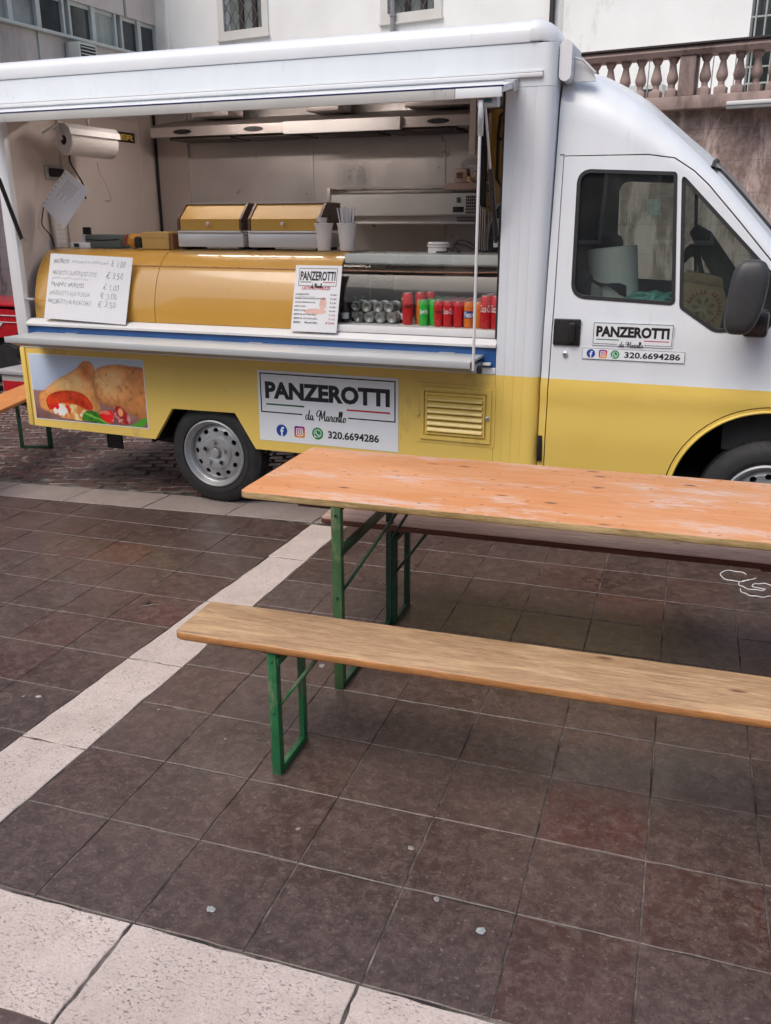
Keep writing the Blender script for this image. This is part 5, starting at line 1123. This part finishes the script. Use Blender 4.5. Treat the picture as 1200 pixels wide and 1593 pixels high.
# ------------------------------------------------------------- drink cans
def can_mesh(h,r): return MB().lathe([(.0,.004),(r*.72,.002),(r*.82,.0),(r*.9,.004),(r,.012),(r,h-.014),(r*.86,h-.005),(r*.82,h-.003)],n=20,cap=False).mesh('can_body')
def top_mesh(h,r): return MB().lathe([(r*.82,h-.003),(r*.84,h),(r*.80,h),(r*.78,h-.004),(.0,h-.004)],n=20,cap=False).mesh('can_top')
CM={}
for nm,(h,r) in dict(slim=(.140,.0262),tall=(.176,.0295)).items(): CM[nm]=(can_mesh(h,r),top_mesh(h,r),h,r)
def wraptext(s_,r,ang0,ang1,z0,z1,off=.02,shear=.15,vertical=False):
    if vertical: t_=text_mesh(s_,z0,z1,ang0,ang1,off,shear); vs=[(p[2],p[0]) for p in t_.v]
    else: t_=text_mesh(s_,ang0,ang1,z0,z1,off,shear); vs=[(p[0],p[2]) for p in t_.v]
    t_.v=[(r*math.sin(a),-r*math.cos(a),z) for a,z in vs]; return t_
wr={}
def can(kind,col,x,y,txt,label,rotz=0.):
    b,t_,h,r=CM[kind]; o=empty('drink_can',label,'drink can',loc=(x,y+.022,1.1505),rot=(0,0,rotz),group='drink cans in the display case')
    me=b.copy(); part('can_body',me,Mt[col],o); 
    tm=t_ ; q=part('can_top',tm,Mt['cantop'],o)
    if txt:
        key=(kind,txt)
        if key not in wr:
            if txt=='Coca-Cola': m=wraptext(txt,r+.0006,-1.35,1.35,h*.50,h*.72,.012,.35)
            elif txt=='Zero': m=wraptext('ZERO',r+.0006,-.9,.9,h*.52,h*.62,.04,0)
            elif txt=='Sprite': m=wraptext(txt,r+.0006,-1.1,1.1,h*.42,h*.66,.03,.2)
            else: m=wraptext(txt,r+.0006,-1.2,1.2,h*.40,h*.62,.05,.2)
            wr[key]=m.mesh('lettering',recalc=False); wr[key].materials.append(Mt['signwhite'] if txt!='Zero' else Mt['ink'])
            if txt=='Fanta':
                P=[((r+.0004)*math.sin(a),-(r+.0004)*math.cos(a),z) for z in(h*.37,h*.64) for a in[ -1.3+2.6*k/10 for k in range(11)]]
                bm_=MB().add(P,[(k,k+1,12+k,11+k) for k in range(10)]).mesh('blue_flash',recalc=False); bm_.materials.append(Mt['fb']); wr['flash',kind]=bm_
        part('lettering',wr[key],None,o)
        if txt=='Fanta': part('blue_flash',wr['flash',kind],None,o)
    return o
X=lambda px:1.297+.00369*(px-650)
lab='{} drink can {}'
front=[('tall','redcan',632,.15,'Zero','tall red','with a white name band, farthest left'),('slim','greencan',659,.135,'Sprite','bright green','left one of the green pair, front row'),('slim','greencan',673.5,.155,None,'bright green','right one of the green pair'),('slim','redcan',684,.118,'Zero','short red','just right of the green pair'),('slim','redcan',698.5,.118,'Coca-Cola','short red','with white script lettering, middle of the front row'),('slim','redcan',714,.118,None,'short red','left of the orange pair'),('slim','orangecan',730,.120,'Fanta','orange','left one of the orange pair'),('slim','orangecan',744,.128,None,'orange','right one of the orange pair'),('tall','redcan',757,.105,'Coca-Cola','tall red','with white script lettering, near the window post'),('tall','redcan',773,.105,'Coca-Cola','tall red','farthest right beside the window post')]
for kd,cl,px,y,tx,c_,wh in front: can(kd,cl,X(px),y,tx,lab.format(c_,wh),rotz=.35 if tx else 1.5)
can('tall','redcan',X(646),.215,None,lab.format('tall red','second from left, behind the white banded one'),1); can('tall','redcan',X(656),.28,None,lab.format('tall red','third in the left column, behind two others'),1)
can('slim','orangecan',X(650),.185,None,lab.format('pale orange','squeezed between the tall red and green ones'),1)
for row,(y,dx) in enumerate(((.180,8),(.240,16),(.300,24),(.36,32))):
    for k,px in enumerate((659,673,687,701,716,731,746)):
        if row==0 and k<2: continue
        cl=['greencan','greencan','redcan','redcan','redcan','orangecan','orangecan'][k]
        can('slim',cl,X(px)-.0*dx+.0,y if k>1 else y+.02,None,f"{['green','green','red','red','red','orange','orange'][k]} drink can, row {['two','three','four','five'][row]} from the glass, behind the {['left green','right green','first short red','scripted red','third short red','left orange','right orange'][k]} one",1)
for k in range(3): can('tall','redcan',X(757+16*(k%2)),.168+.062*(k//2)+.0,None,['tall red drink can hidden behind the tall scripted one','tall red drink can behind the farthest right one','tall red drink can third in the right column'][k],1)
# ------------------------------------------------------------- glass bottles lying with their bases to the front, and small standing bottles
Mt['clearpet']=glass('clear_bottle_glass',(.80,.85,.83),1.0,ior=1.9,rough=.12,dust_sheen=.7); Mt['greenpet']=glass('green_bottle_glass',(.35,.70,.45),1.0,ior=1.9,rough=.12,dust_sheen=.35); Mt['brownbot']=pbr('brown_bottle_glass',(.03,.018,.012),.12,coat=.5)  # grey diffuse mix paints a pale glassy look into the bottles
def lying(x,z,y,m,label,r=.031):
    o=empty('lying_bottle',label,'bottle',loc=(x,y,z),group='bottles lying in the display case with bases to the front')
    part('bottle_body',MB().lathe([(.0,.012),(.010,.010),(.018,.002),(.025,.0),(r,.008),(r,.03),(r*.93,.034),(r*.93,.05),(r,.054),(r,.13),(r*.8,.16),(.013,.19),(.013,.21)],ax='y',n=20,cap=False),m,o)
    part('base_ring',MB().lathe([(.023,-.0015),(.0265,-.002),(.029,.002)],ax='y',n=20,cap=False),m,o)
    part('label_sleeve',MB().lathe([(r+.0006,.07),(r+.0006,.12)],ax='y',n=20,cap=False),Mt['paper'],o); part('bottle_cap',MB().lathe([(.015,.205),(.015,.22),(.0,.221)],ax='y',n=14),Mt['blue'],o)
for x,z,m,lb in((X(552),1.182,'greenpet','green tinted bottle lying base out, bottom row left'),(X(570),1.182,'clearpet','clear bottle lying base out, second in the bottom row'),(X(588),1.182,'clearpet','clear bottle lying base out, third in the bottom row'),(X(607),1.184,'clearpet','clear bottle lying base out, right end of the bottom row'),(X(543),1.238,'greenpet','green tinted bottle lying in the upper row at left'),(X(561),1.236,'clearpet','clear bottle lying in the middle of the upper row'),(X(580),1.236,'clearpet','clear bottle lying third in the upper row'),(X(598),1.236,'clearpet','clear bottle lying at the right of the upper row')):
    lying(x,z,.155 if z<1.2 else .20,Mt[m],lb)
for i,(px,y) in enumerate(((529,.17),(538,.24),(617,.25),(545,.30))):
    o=empty('small_bottle',['little dark bottle with white label next to the price list','little dark bottle behind the first one near the price list','little dark bottle with yellow cap left of the red cans','little dark bottle deepest behind the lying bottles'][i],'bottle',loc=(X(px),y,1.1505),group='small dark standing bottles')
    part('bottle_body',MB().lathe([(.0,0),(.021,0),(.022,.005),(.022,.075),(.009,.10),(.009,.13)],n=16),Mt['brownbot'],o); part('label_sleeve',MB().lathe([(.0226,.02),(.0226,.055)],n=16,cap=False),Mt['paper'],o); part('bottle_cap',MB().lathe([(.010,.128),(.0105,.14),(.0,.141)],n=12),Mt['yellow'] if i==2 else Mt['greenpaint'],o)
# ------------------------------------------------------------- warming cabinets on the counter
def warmer(x0,x1,label):
    o=empty('warming_cabinet',label,'food warmer',loc=((x0+x1)/2,.35,1.538),group='yellow lidded warming cabinets on the counter')
    w2=(x1-x0)/2; y=-.04
    part('base_drawer',MB().box(-w2,w2,y,y+.30,.016,.098,.005),Mt['steelbright'],o); part('drawer_ledge',MB().box(-w2+.008,w2-.008,y-.012,y+.02,.0985,.110,.003),Mt['steelbright'],o)
    for xx_ in (-w2+.03,w2-.03): part('foot',MB().box(xx_-.015,xx_+.015,y+.02,y+.26,0,.0155),Mt['black'],o)
    sp=[(y+.0,.112),(y+.003,.178),(y+.10,.262),(y+.29,.262),(y+.29,.112)]
    part('lid',MB().prism(sp,'x',-w2+.022,w2-.022),Mt['yellowlid'],o)
    for xx_ in (-w2+.004,w2-.020): part('side_panel',MB().prism([(p[0]-.006 if p[0]<y+.2 else p[0]+.004,p[1]+(.006 if p[1]>.2 else 0)) for p in sp],'x',xx_,xx_+.015),pbr('brown_tinted_side',(.13,.07,.055),.3,coat=.3) if 'bs' not in Mt else Mt['bs'],o)
    part('top_rim',MB().box(-w2+.02,w2-.02,y+.095,y+.292,.2645,.272,.002),Mt['steel'],o)
    part('knob',MB().lathe([(.005,.0),(.005,-.012),(.011,-.018),(.010,-.026),(.0,-.028)],c=(0,y+.002,.150),ax='y',n=16),Mt['steelbright'],o)
Mt['bs']=pbr('brown_tinted_side',(.13,.07,.055),.3,coat=.3)
warmer(-.335,.125,'left yellow lidded warming cabinet with steel drawer on the counter'); warmer(.160,.645,'right yellow lidded warming cabinet beside the paper cups on the counter')
# cups and sticks
def cupm(): 
    s=MB(); n=24
    for r_,z in((.0,.003),(.033,.0),(.036,.004),(.041,.06),(.047,.118),(.050,.130),(.053,.132),(.052,.138),(.048,.137),(.034,.008)):
        for k in range(n):
            a=2*PI*k/n; q=r_*(1+(.018*(k%2) if .01<z<.13 and r_>.03 else 0)); s.v.append((q*math.cos(a),q*math.sin(a),z))
    m=10; s.f+=[(i*n+k,i*n+(k+1)%n,(i+1)*n+(k+1)%n,(i+1)*n+k) for i in range(m-1) for k in range(n)]; return s.mesh('paper_cup',recalc=False)
cm=cupm()
for x,y,lb in((.650,.335,'ribbed paper cup standing left, a stack of cups showing inside'),(.795,.335,'ribbed paper cup holding a bunch of white sticks')):
    o=part('paper_cup',cm,Mt['pvc'] if x<.7 else None,None); o.location=(x,y,1.538); o.scale=(1.1,1.1,1.12); o['label']=lb; o['category']='cup'; o['group']='ribbed paper cups on the counter'
o=part('inner_cup',MB().lathe([(.030,.09),(.030,.16),(.034,.185),(.030,.185),(.026,.10)],n=16,cap=False),Mt['pvc'],None); o.name='inner_cup'; o.location=(.638,.335,1.538); o['label']='smaller paper cup standing inside the left ribbed cup'; o['category']='cup'
for k in range(16):
    a=2.4*k; r0=.018*math.sqrt((k+.5)/16); r1=.052*math.sqrt((k+.5)/16)+.008; hh=.215+.03*random.random()
    s=MB().tube([(r0*math.cos(a),r0*math.sin(a),.02),(r1*math.cos(a),r1*math.sin(a)*.8,hh)],.0042,6)
    thing1('white_stick',s,Mt['paper'],'thin white paper stick in the bunch standing in the ribbed cup','stick','white sticks standing in the paper cup',loc=(.795,.335,1.538))
# counter clutter at left
o=empty('card_terminal','small white card terminal with a paper slip on the left end of the counter','card terminal',loc=(-1.10,.38,1.538))
part('base',MB().box(-.085,.075,-.05,.06,0,.036,.006),Mt['white_plain'],o); part('slip',MB().box(-.02,.065,.0,.004,.038,.085),Mt['paper'],o); part('dark_slot',MB().box(-.05,-.01,-.056,-.0505,.008,.03,.002),Mt['black'],o); part('screen_hood',MB().box(-.03,.03,.02,.04,.038,.13,.006),Mt['dark'],o)
o=empty('keypad_strip','pale keypad strip leaning against the left inner wall','power strip',loc=(-1.315,.40,1.538),rot=(0,rad(-4),0))
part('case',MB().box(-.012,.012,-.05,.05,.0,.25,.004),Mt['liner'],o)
for r_ in range(7):
    for c_ in range(3): part('key',MB().box(.012,.016,-.035+c_*.026,-.017+c_*.026,.03+r_*.03,.048+r_*.03),Mt['paper'],o)
o=empty('green_tray','dull green shallow tray behind the counter edge','tray',loc=(-.93,.42,1.538)); part('tray_body',MB().box(-.14,.14,-.08,.08,.002,.085,.01),pbr('dull_green_plastic',(.085,.10,.09),.5),o); part('tray_fold',MB().tube([(-.13,-.083,.055),(.0,-.084,.05),(.13,-.083,.057)],.003,6),Mt['dark'],o)
o=empty('orange_cloth_bag','crumpled orange and black bag between the tray and the yellow box','bag',loc=(-.70,.37,1.538))
bm=bmesh.new(); bmesh.ops.create_icosphere(bm,subdivisions=3,radius=1)
for v in bm.verts:
    n_=v.co.normalized(); d_=1+.3*mn.noise(n_*2.5+Vector((3,1,2))); v.co=Vector((n_.x*.055*d_,n_.y*.045*d_,.045+.045*n_.z*d_))
me=bpy.data.meshes.new('cloth_bundle'); bm.to_mesh(me); bm.free(); me.shade_smooth(); part('cloth_bundle',me,pbr('orange_cloth',(.55,.24,.03),.7,bump=.5,bscale=40),o); part('dark_opening',MB().box(.02,.075,-.045,.02,.005,.075,.015),Mt['dark'],o); part('red_edge',MB().tube([(-.05,-.03,.02),(-.058,-.025,.05),(-.03,-.03,.085)],.005,6),Mt['redcan'],o)
o=empty('yellow_carton','small mustard yellow carton left of the warming cabinets','box',loc=(-.50,.36,1.538)); part('carton',MB().box(-.105,.095,-.05,.06,0,.10,.004),pbr('mustard_carton',(.58,.36,.11),.7,var=.1),o); part('carton_lid',MB().box(-.108,.098,-.053,.063,.066,.103,.003),pbr('mustard_lid',(.62,.40,.13),.7),o); part('brown_side',MB().box(.0985,.125,-.045,.055,.0,.095,.003),pbr('brown_side',(.22,.10,.04),.7),o)
# paper towel roll on its holder, hanging sheet, cables, sticker on the wall
o=empty('paper_towel_roll','white paper towel roll hanging high in its holder by the left inner wall','paper towel roll',loc=(-1.07,.47,2.185),rot=(0,rad(2),rad(73)))
part('roll',MB().lathe([(.028,-.175),(.083,-.175),(.087,-.17),(.087,.17),(.083,.175),(.028,.175)],ax='x',n=36,cap=False),Mt['tissue'],o); part('core',MB().lathe([(.029,-.176),(.029,.175)],ax='x',n=20,cap=False),pbr('card_core',(.10,.085,.08),.8),o); part('core_plug',MB().lathe([(.0,-.10),(.028,-.10)],ax='x',n=16,cap=False),Mt['dark'],o)
part('holder_cover',MB().prism([(-.095,.03),(-.085,.065),(-.04,.095),(.03,.10),(.09,.085),(.095,.06),(.02,.085),(-.04,.08),(-.078,.05)],'x',-.185,.185),Mt['white_plain'],o); part('holder_arm',MB().tube([(-.19,.0,.0),(-.2,.02,.09),(-.28,.06,.03)],.010,8),Mt['white_plain'],o); part('hanger',MB().tube([(.05,.05,.09),(.05,.08,.30)],.010,8),Mt['steel'],o); 0 and part('loose_end',MB().grid([[(x_,-.088+.006*math.sin(x_*40),-.02-z_*.10) for x_ in [.06+.014*k for k in range(8)]] for z_ in (0,.3,.6,1)]),Mt['tissue'],o)
sh_=empty('hanging_sheet','tilted printed sheet in a punched sleeve hanging on the left inner wall','paper sheet',loc=(-1.09,.25,2.012),rot=(0,0,0))
cs=[(0,0),(.165,-.122),(-.058,-.352),(-.222,-.205)]
part('sleeve',MB().prism(cs,'y',0,.003),Mt['paper'],sh_)
def on_sheet(u,v,y=-.0005): 
    p=Vector((cs[0][0]+(cs[1][0]-cs[0][0])*u+(cs[3][0]-cs[0][0])*v,y,cs[0][1]+(cs[1][1]-cs[0][1])*u+(cs[3][1]-cs[0][1])*v)); return p
for k in range(6):
    u=.16; s=MB(); 
    for (u0,v0,u1,v1) in ((.25+.08*k,.12,.28+.08*k,.45 if k%2 else .62),):
        s.add([on_sheet(u0,v0),on_sheet(u0,v1),on_sheet(u1,v1),on_sheet(u1,v0)],[(0,1,2,3)])
    part('text_line',s,Mt['alupaint'],sh_,recalc=False)
for k in range(8): q=on_sheet(.05,.08+.12*k,-.0006); part('punch_hole',disc(q.x,q.z,.004,q.y,8),Mt['dark'],sh_,recalc=False)
thing1('hanging_cable',MB().tube([tuple(q) for q in spline([(-1.14,.40,2.17),(-1.14,.36,2.08),(-1.08,.34,2.00),(-1.03,.33,1.93),(-1.02,.33,1.84)],5)],.006,6),Mt['black'],'black cable looping down beside the paper towel roll','cable')
thing1('wall_cable',MB().tube([tuple(q) for q in spline([(-1.335,.30,1.80),(-1.33,.27,1.74),(-1.33,.26,1.68),(-1.33,.32,1.62),(-1.33,.35,1.55)],5)],.004,6),Mt['black'],'thin dark cable trailing down the left inner wall to the counter','cable')
thing1('hanging_tong',MB().tube([tuple(q) for q in spline([(-.98,.43,2.06),(-.97,.43,2.0),(-.93,.43,1.93),(-.90,.43,1.84),(-.95,.43,1.83)],5)],.004,6),Mt['steel'],'thin wire hook hanging below the paper towel roll','hook')
o=empty('wall_socket','dark socket plate on the left inner wall behind the hanging sheet','socket',loc=(-1.349,.45,2.01)); part('plate',MB().box(0,.012,-.09,.09,-.045,.04,.004),Mt['alupaint'],o); part('dark_plugs',MB().box(.013,.04,-.07,.06,-.028,.025,.01),Mt['black'],o)
ms=empty('maker_plate','black plate with yellow letters on the left inner wall','name plate',loc=(-1.3505,1.19,2.285),rot=(0,0,rad(90)))
part('plate',MB().box(-.26,.17,-.003,.0,-.034,.034,.001),Mt['black'],ms); text_part('OMER',-.25,.155,-.020,.020,-.0036,Mt['yellow'],ms,off=.05,shear=.2)
# back counter: topping fridge with clutter
fr=empty('topping_fridge','long stainless countertop topping fridge with vent grille on the back shelf','fridge',loc=(.77,1.3,1.66),world=True)
part('front_panel',MB().prism([(1.30,1.735),(1.292,1.745),(1.30,1.872),(1.60,1.90),(1.60,1.735)],'x',.26,1.355),Mt['steelbright'],fr); part('left_end',MB().box(.235,.262,1.29,1.6,1.76,1.915,.003),Mt['steel'],fr)
part('glass_cover',MB().prism([(1.34,1.905),(1.56,1.93),(1.56,1.925),(1.34,1.90)],'x',.27,1.10),Mt['brownglass'],fr); part('lower_shelf',MB().box(.45,1.33,1.28,1.60,1.68,1.694,.002),Mt['steelbright'],fr); part('shadow_step',MB().box(.30,1.33,1.33,1.60,1.695,1.734),Mt['steel'],fr)
part('switch',MB().box(1.165,1.19,1.2895,1.2935,1.815,1.848,.002),Mt['greenpaint'],fr); part('display',MB().box(1.14,1.215,1.2895,1.2935,1.755,1.79,.003),Mt['blackgloss'],fr)
for r_ in range(6):
    for c_ in range(9): part('vent_hole',MB().box(1.228+c_*.0135,1.2365+c_*.0135,1.2895,1.293,1.748+r_*.019,1.760+r_*.019),Mt['dark'],fr)
for r_ in range(2):
    for c_ in range(13): part('vent_hole',MB().box(1.16+c_*.0135,1.1685+c_*.0135,1.3255,1.3295,1.700+r_*.016,1.709+r_*.016),Mt['dark'],fr)
o=empty('food_packets','heap of pinkish food packets and bags on top of the topping fridge','packets',loc=(1.2,1.42,1.895)); 
part('carton_tray',MB().box(-.13,.16,-.10,.1,0,.04,.004),pbr('tan_tray',(.42,.31,.26),.7),o); part('packet',MB().box(-.07,.02,-.09,.0,.041,.13,.012),pbr('pink_packet',(.50,.36,.33),.6,var=.2,scale=30),o); part('packet',MB().box(.03,.15,-.08,.02,.041,.12,.03),pbr('tan_packet',(.40,.25,.20),.5,var=.3,scale=30),o); part('dark_print',MB().box(-.05,-.01,-.0935,-.0905,.07,.105),Mt['bench2edge'],o); part('yellow_tag',MB().box(.02,.04,-.092,-.088,.045,.08),Mt['yellow'],o)
part('clear_bag',MB().lathe([(.08,.0),(.09,.03),(.06,.06),(.02,.07)],c=(.04,.0,.13),n=10),Mt['caseglass'],o)
# shelf top things: scale, cables, trays in rack
o=empty('round_scale','squat white round plastic box on the glass shelf','container',loc=(1.355,.33,1.529)); part('tub',MB().lathe([(.0,0),(.055,.0),(.060,.006),(.058,.034),(.064,.037),(.064,.046),(.0,.048)],n=28),Mt['pvc'],o); part('lid',MB().lathe([(.060,.0485),(.062,.052),(.056,.062),(.0,.064)],n=28),Mt['white_plain'],o)
thing1('tangled_cable',MB().tube([tuple(q) for q in spline([(1.37,.25,1.54),(1.44,.22,1.545),(1.42,.30,1.56),(1.50,.26,1.54),(1.47,.24,1.58),(1.52,.30,1.575),(1.60,.3,1.545),(1.66,.34,1.55)],6)],.005,6),Mt['black'],'tangled black cable on the glass shelf beside the white tub','cable')
thing1('tangled_cable',MB().tube([tuple(q) for q in spline([(1.43,.34,1.54),(1.47,.33,1.60),(1.53,.33,1.59),(1.60,.33,1.545),(1.66,.35,1.545)],6)],.004,6),Mt['black'],'black cable arching up behind the tangle on the glass shelf','cable')
for k in range(4): thing1('wire_tray',MB().tube([(1.40+.014*k,.98,1.52),(1.40+.014*k,.98,1.80-.01*k),(1.41+.014*k,1.2,1.80-.01*k),(1.41+.014*k,1.2,1.52)],.004,6),Mt['steel'],f'{["first","second","third","fourth"][k]} upright wire tray from the left on the side shelf','tray','upright wire trays on the side shelf')
o=empty('oval_tray','dark green oval tray standing upright on the side shelf','tray',loc=(1.56,1.02,1.516)); part('plate',MB().prism([(.105*math.cos(a),.0+.30*max(0,math.sin(a))**.8+ (0)) for a in [PI*k/20 for k in range(21)]],'y',0,.012),pbr('dark_green_tray',(.045,.06,.055),.25,coat=.4),o); part('rim',MB().tube([(.105*math.cos(a),-.004,.30*max(0,math.sin(a))**.8) for a in [PI*k/20 for k in range(21)]],.005,6),Mt['steelbright'],o)
part('cream_card',MB().box(-.05,.03,-.016,-.008,.09,.20,.004),pbr('cream_card',(.50,.46,.36),.6),o); thing1('dark_bottle_cluster',MB().lathe([(.0,0),(.05,0),(.055,.05),(.03,.07),(.0,.08)],c=(0,0,0),n=16),Mt['black'],'dark squat pot in front of the oval tray','pot',loc=(1.58,.985,1.516))
thing1('small_tap',MB().tube([(0,0,0),(0,-.01,.05),(.03,-.02,.07)],.009,8),Mt['steelbright'],'small chrome tap by the oval tray','tap',loc=(1.60,.975,1.516))
# ------------------------------------------------------------- things on the cab seat and dash
cs_=1.27
o=empty('big_paper_roll','large white industrial paper roll standing on the passenger seat','paper roll',loc=(2.355,.42,1.00),rot=(0,rad(-6),0)); part('roll',MB().lathe([(.03,0),(.125,.0),(.128,.01),(.128,.565),(.124,.572),(.035,.574)],n=40,cap=False),Mt['tissue'],o); part('core',MB().lathe([(.034,.01),(.034,.573)],n=20,cap=False),pbr('card_tube',(.3,.24,.18),.8),o)
o=empty('film_roll','small roll of clear film lying by the cab door window','film roll',loc=(2.20,.30,1.325),rot=(0,0,rad(-12))); part('roll',MB().lathe([(.022,-.03),(.075,-.03),(.078,.0),(.078,.25),(.02,.25)],ax='y',n=30,cap=False),pbr('milky_film',(.42,.43,.42),.35),o); part('core',MB().lathe([(.0,-.02),(.024,-.02),(.024,-.034),(.019,-.034)],ax='y',n=20,cap=False),Mt['paper'],o)
s=MB(); s.grid([[(2.12+.035*k,.26+.02*j+.01*math.sin(k*1.7),1.44-.008*k-.02*j+.012*math.sin(k*1.1+j)) for k in range(9)] for j in range(5)]); thing1('blue_folder',s,pbr('dark_blue_folder',(.05,.06,.12),.3),'dark blue plastic folder lying against the paper roll in the cab','folder')
o=empty('teal_bag','crumpled teal plastic bag on the cab seat below the paper roll','bag',loc=(2.52,.34,1.295))
bm=bmesh.new(); bmesh.ops.create_icosphere(bm,subdivisions=4,radius=1)
for v in bm.verts:
    n_=v.co.normalized(); d_=1+.35*mn.noise(n_*3)+.18*mn.noise(n_*9); v.co=Vector((n_.x*.13*d_,n_.y*.08*d_,n_.z*.055*d_))
me=bpy.data.meshes.new('bag_film'); bm.to_mesh(me); bm.free(); me.shade_smooth(); part('bag_film',me,pbr('teal_plastic',(.10,.30,.27),.3,var=.35,scale=22,bump=.6,bscale=30),o)
o=empty('kraft_paper_bag','brown kraft paper bag with red ring print behind the quarter window','paper bag',loc=(2.745,.38,1.06),rot=(0,rad(8),0)); Mt['kraft']=pbr('kraft_paper',(.40,.29,.17),.85,var=.15,scale=18,bump=.6,bscale=14)
part('bag_body',MB().box(-.12,.12,-.06,.08,0,.37,.02),Mt['kraft'],o)
s=MB()
for k in range(26):
    a=2*PI*k/26
    if k%7==6: continue
    for r0_,r1_,da in ((.074,.092,.045),(.074,.079,.10)): s.add([(q*math.cos(a+e)+.01,-.0615,.22+q*math.sin(a+e)) for q,e in((r0_,-da),(r0_,da),(r1_,da),(r1_,-da))],[(0,1,2,3)])
part('red_ring_lettering',s,pbr('red_print',(.42,.13,.09),.8),o,recalc=False)
s=MB()
for k in range(7):
    a=.5+k*.9; s.add([(.01+.02*math.cos(a),-.0615,.22+.02*math.sin(a)),(.01+.045*math.cos(a-.25),-.0615,.22+.045*math.sin(a-.25)),(.01+.06*math.cos(a),-.0615,.22+.06*math.sin(a)),(.01+.045*math.cos(a+.25),-.0615,.22+.045*math.sin(a+.25))],[(0,1,2,3)])
part('leaf_print',s,pbr('olive_print',(.24,.19,.09),.8),o,recalc=False)
part('folded_rim',MB().box(-.122,.122,-.064,.084,.33,.385,.012),Mt['kraft'],o)
thing1('folded_umbrella',MB().tube([(2.70,.42,1.66),(2.745,.40,1.62),(2.93,.36,1.36),(3.0,.35,1.22)],[.030,.048,.062,.05],14),pbr('dark_green_cloth',(.028,.042,.038),.85,bump=.4,bscale=20),'dark rolled umbrella cover leaning behind the quarter window','umbrella')
thing1('black_jacket',MB().tube([tuple(q) for q in spline([(2.66,.45,1.50),(2.70,.40,1.56),(2.74,.40,1.50),(2.78,.38,1.36),(2.86,.36,1.25)],5)],[.012+.02*math.sin(k*.3)**2 for k in range(21)],10),pbr('black_cloth',(.018,.022,.02),.9),'black strap and cloth bundle beside the umbrella cover in the cab','cloth')
thing1('sticker_notice',MB().box(-.034,.034,-.001,.0,-.036,.036),pbr('faded_paper_notice',(.36,.38,.37),.6,var=.25,scale=60),'small pale paper notice stuck inside the cab door window','notice',loc=(2.515,.105,1.765))
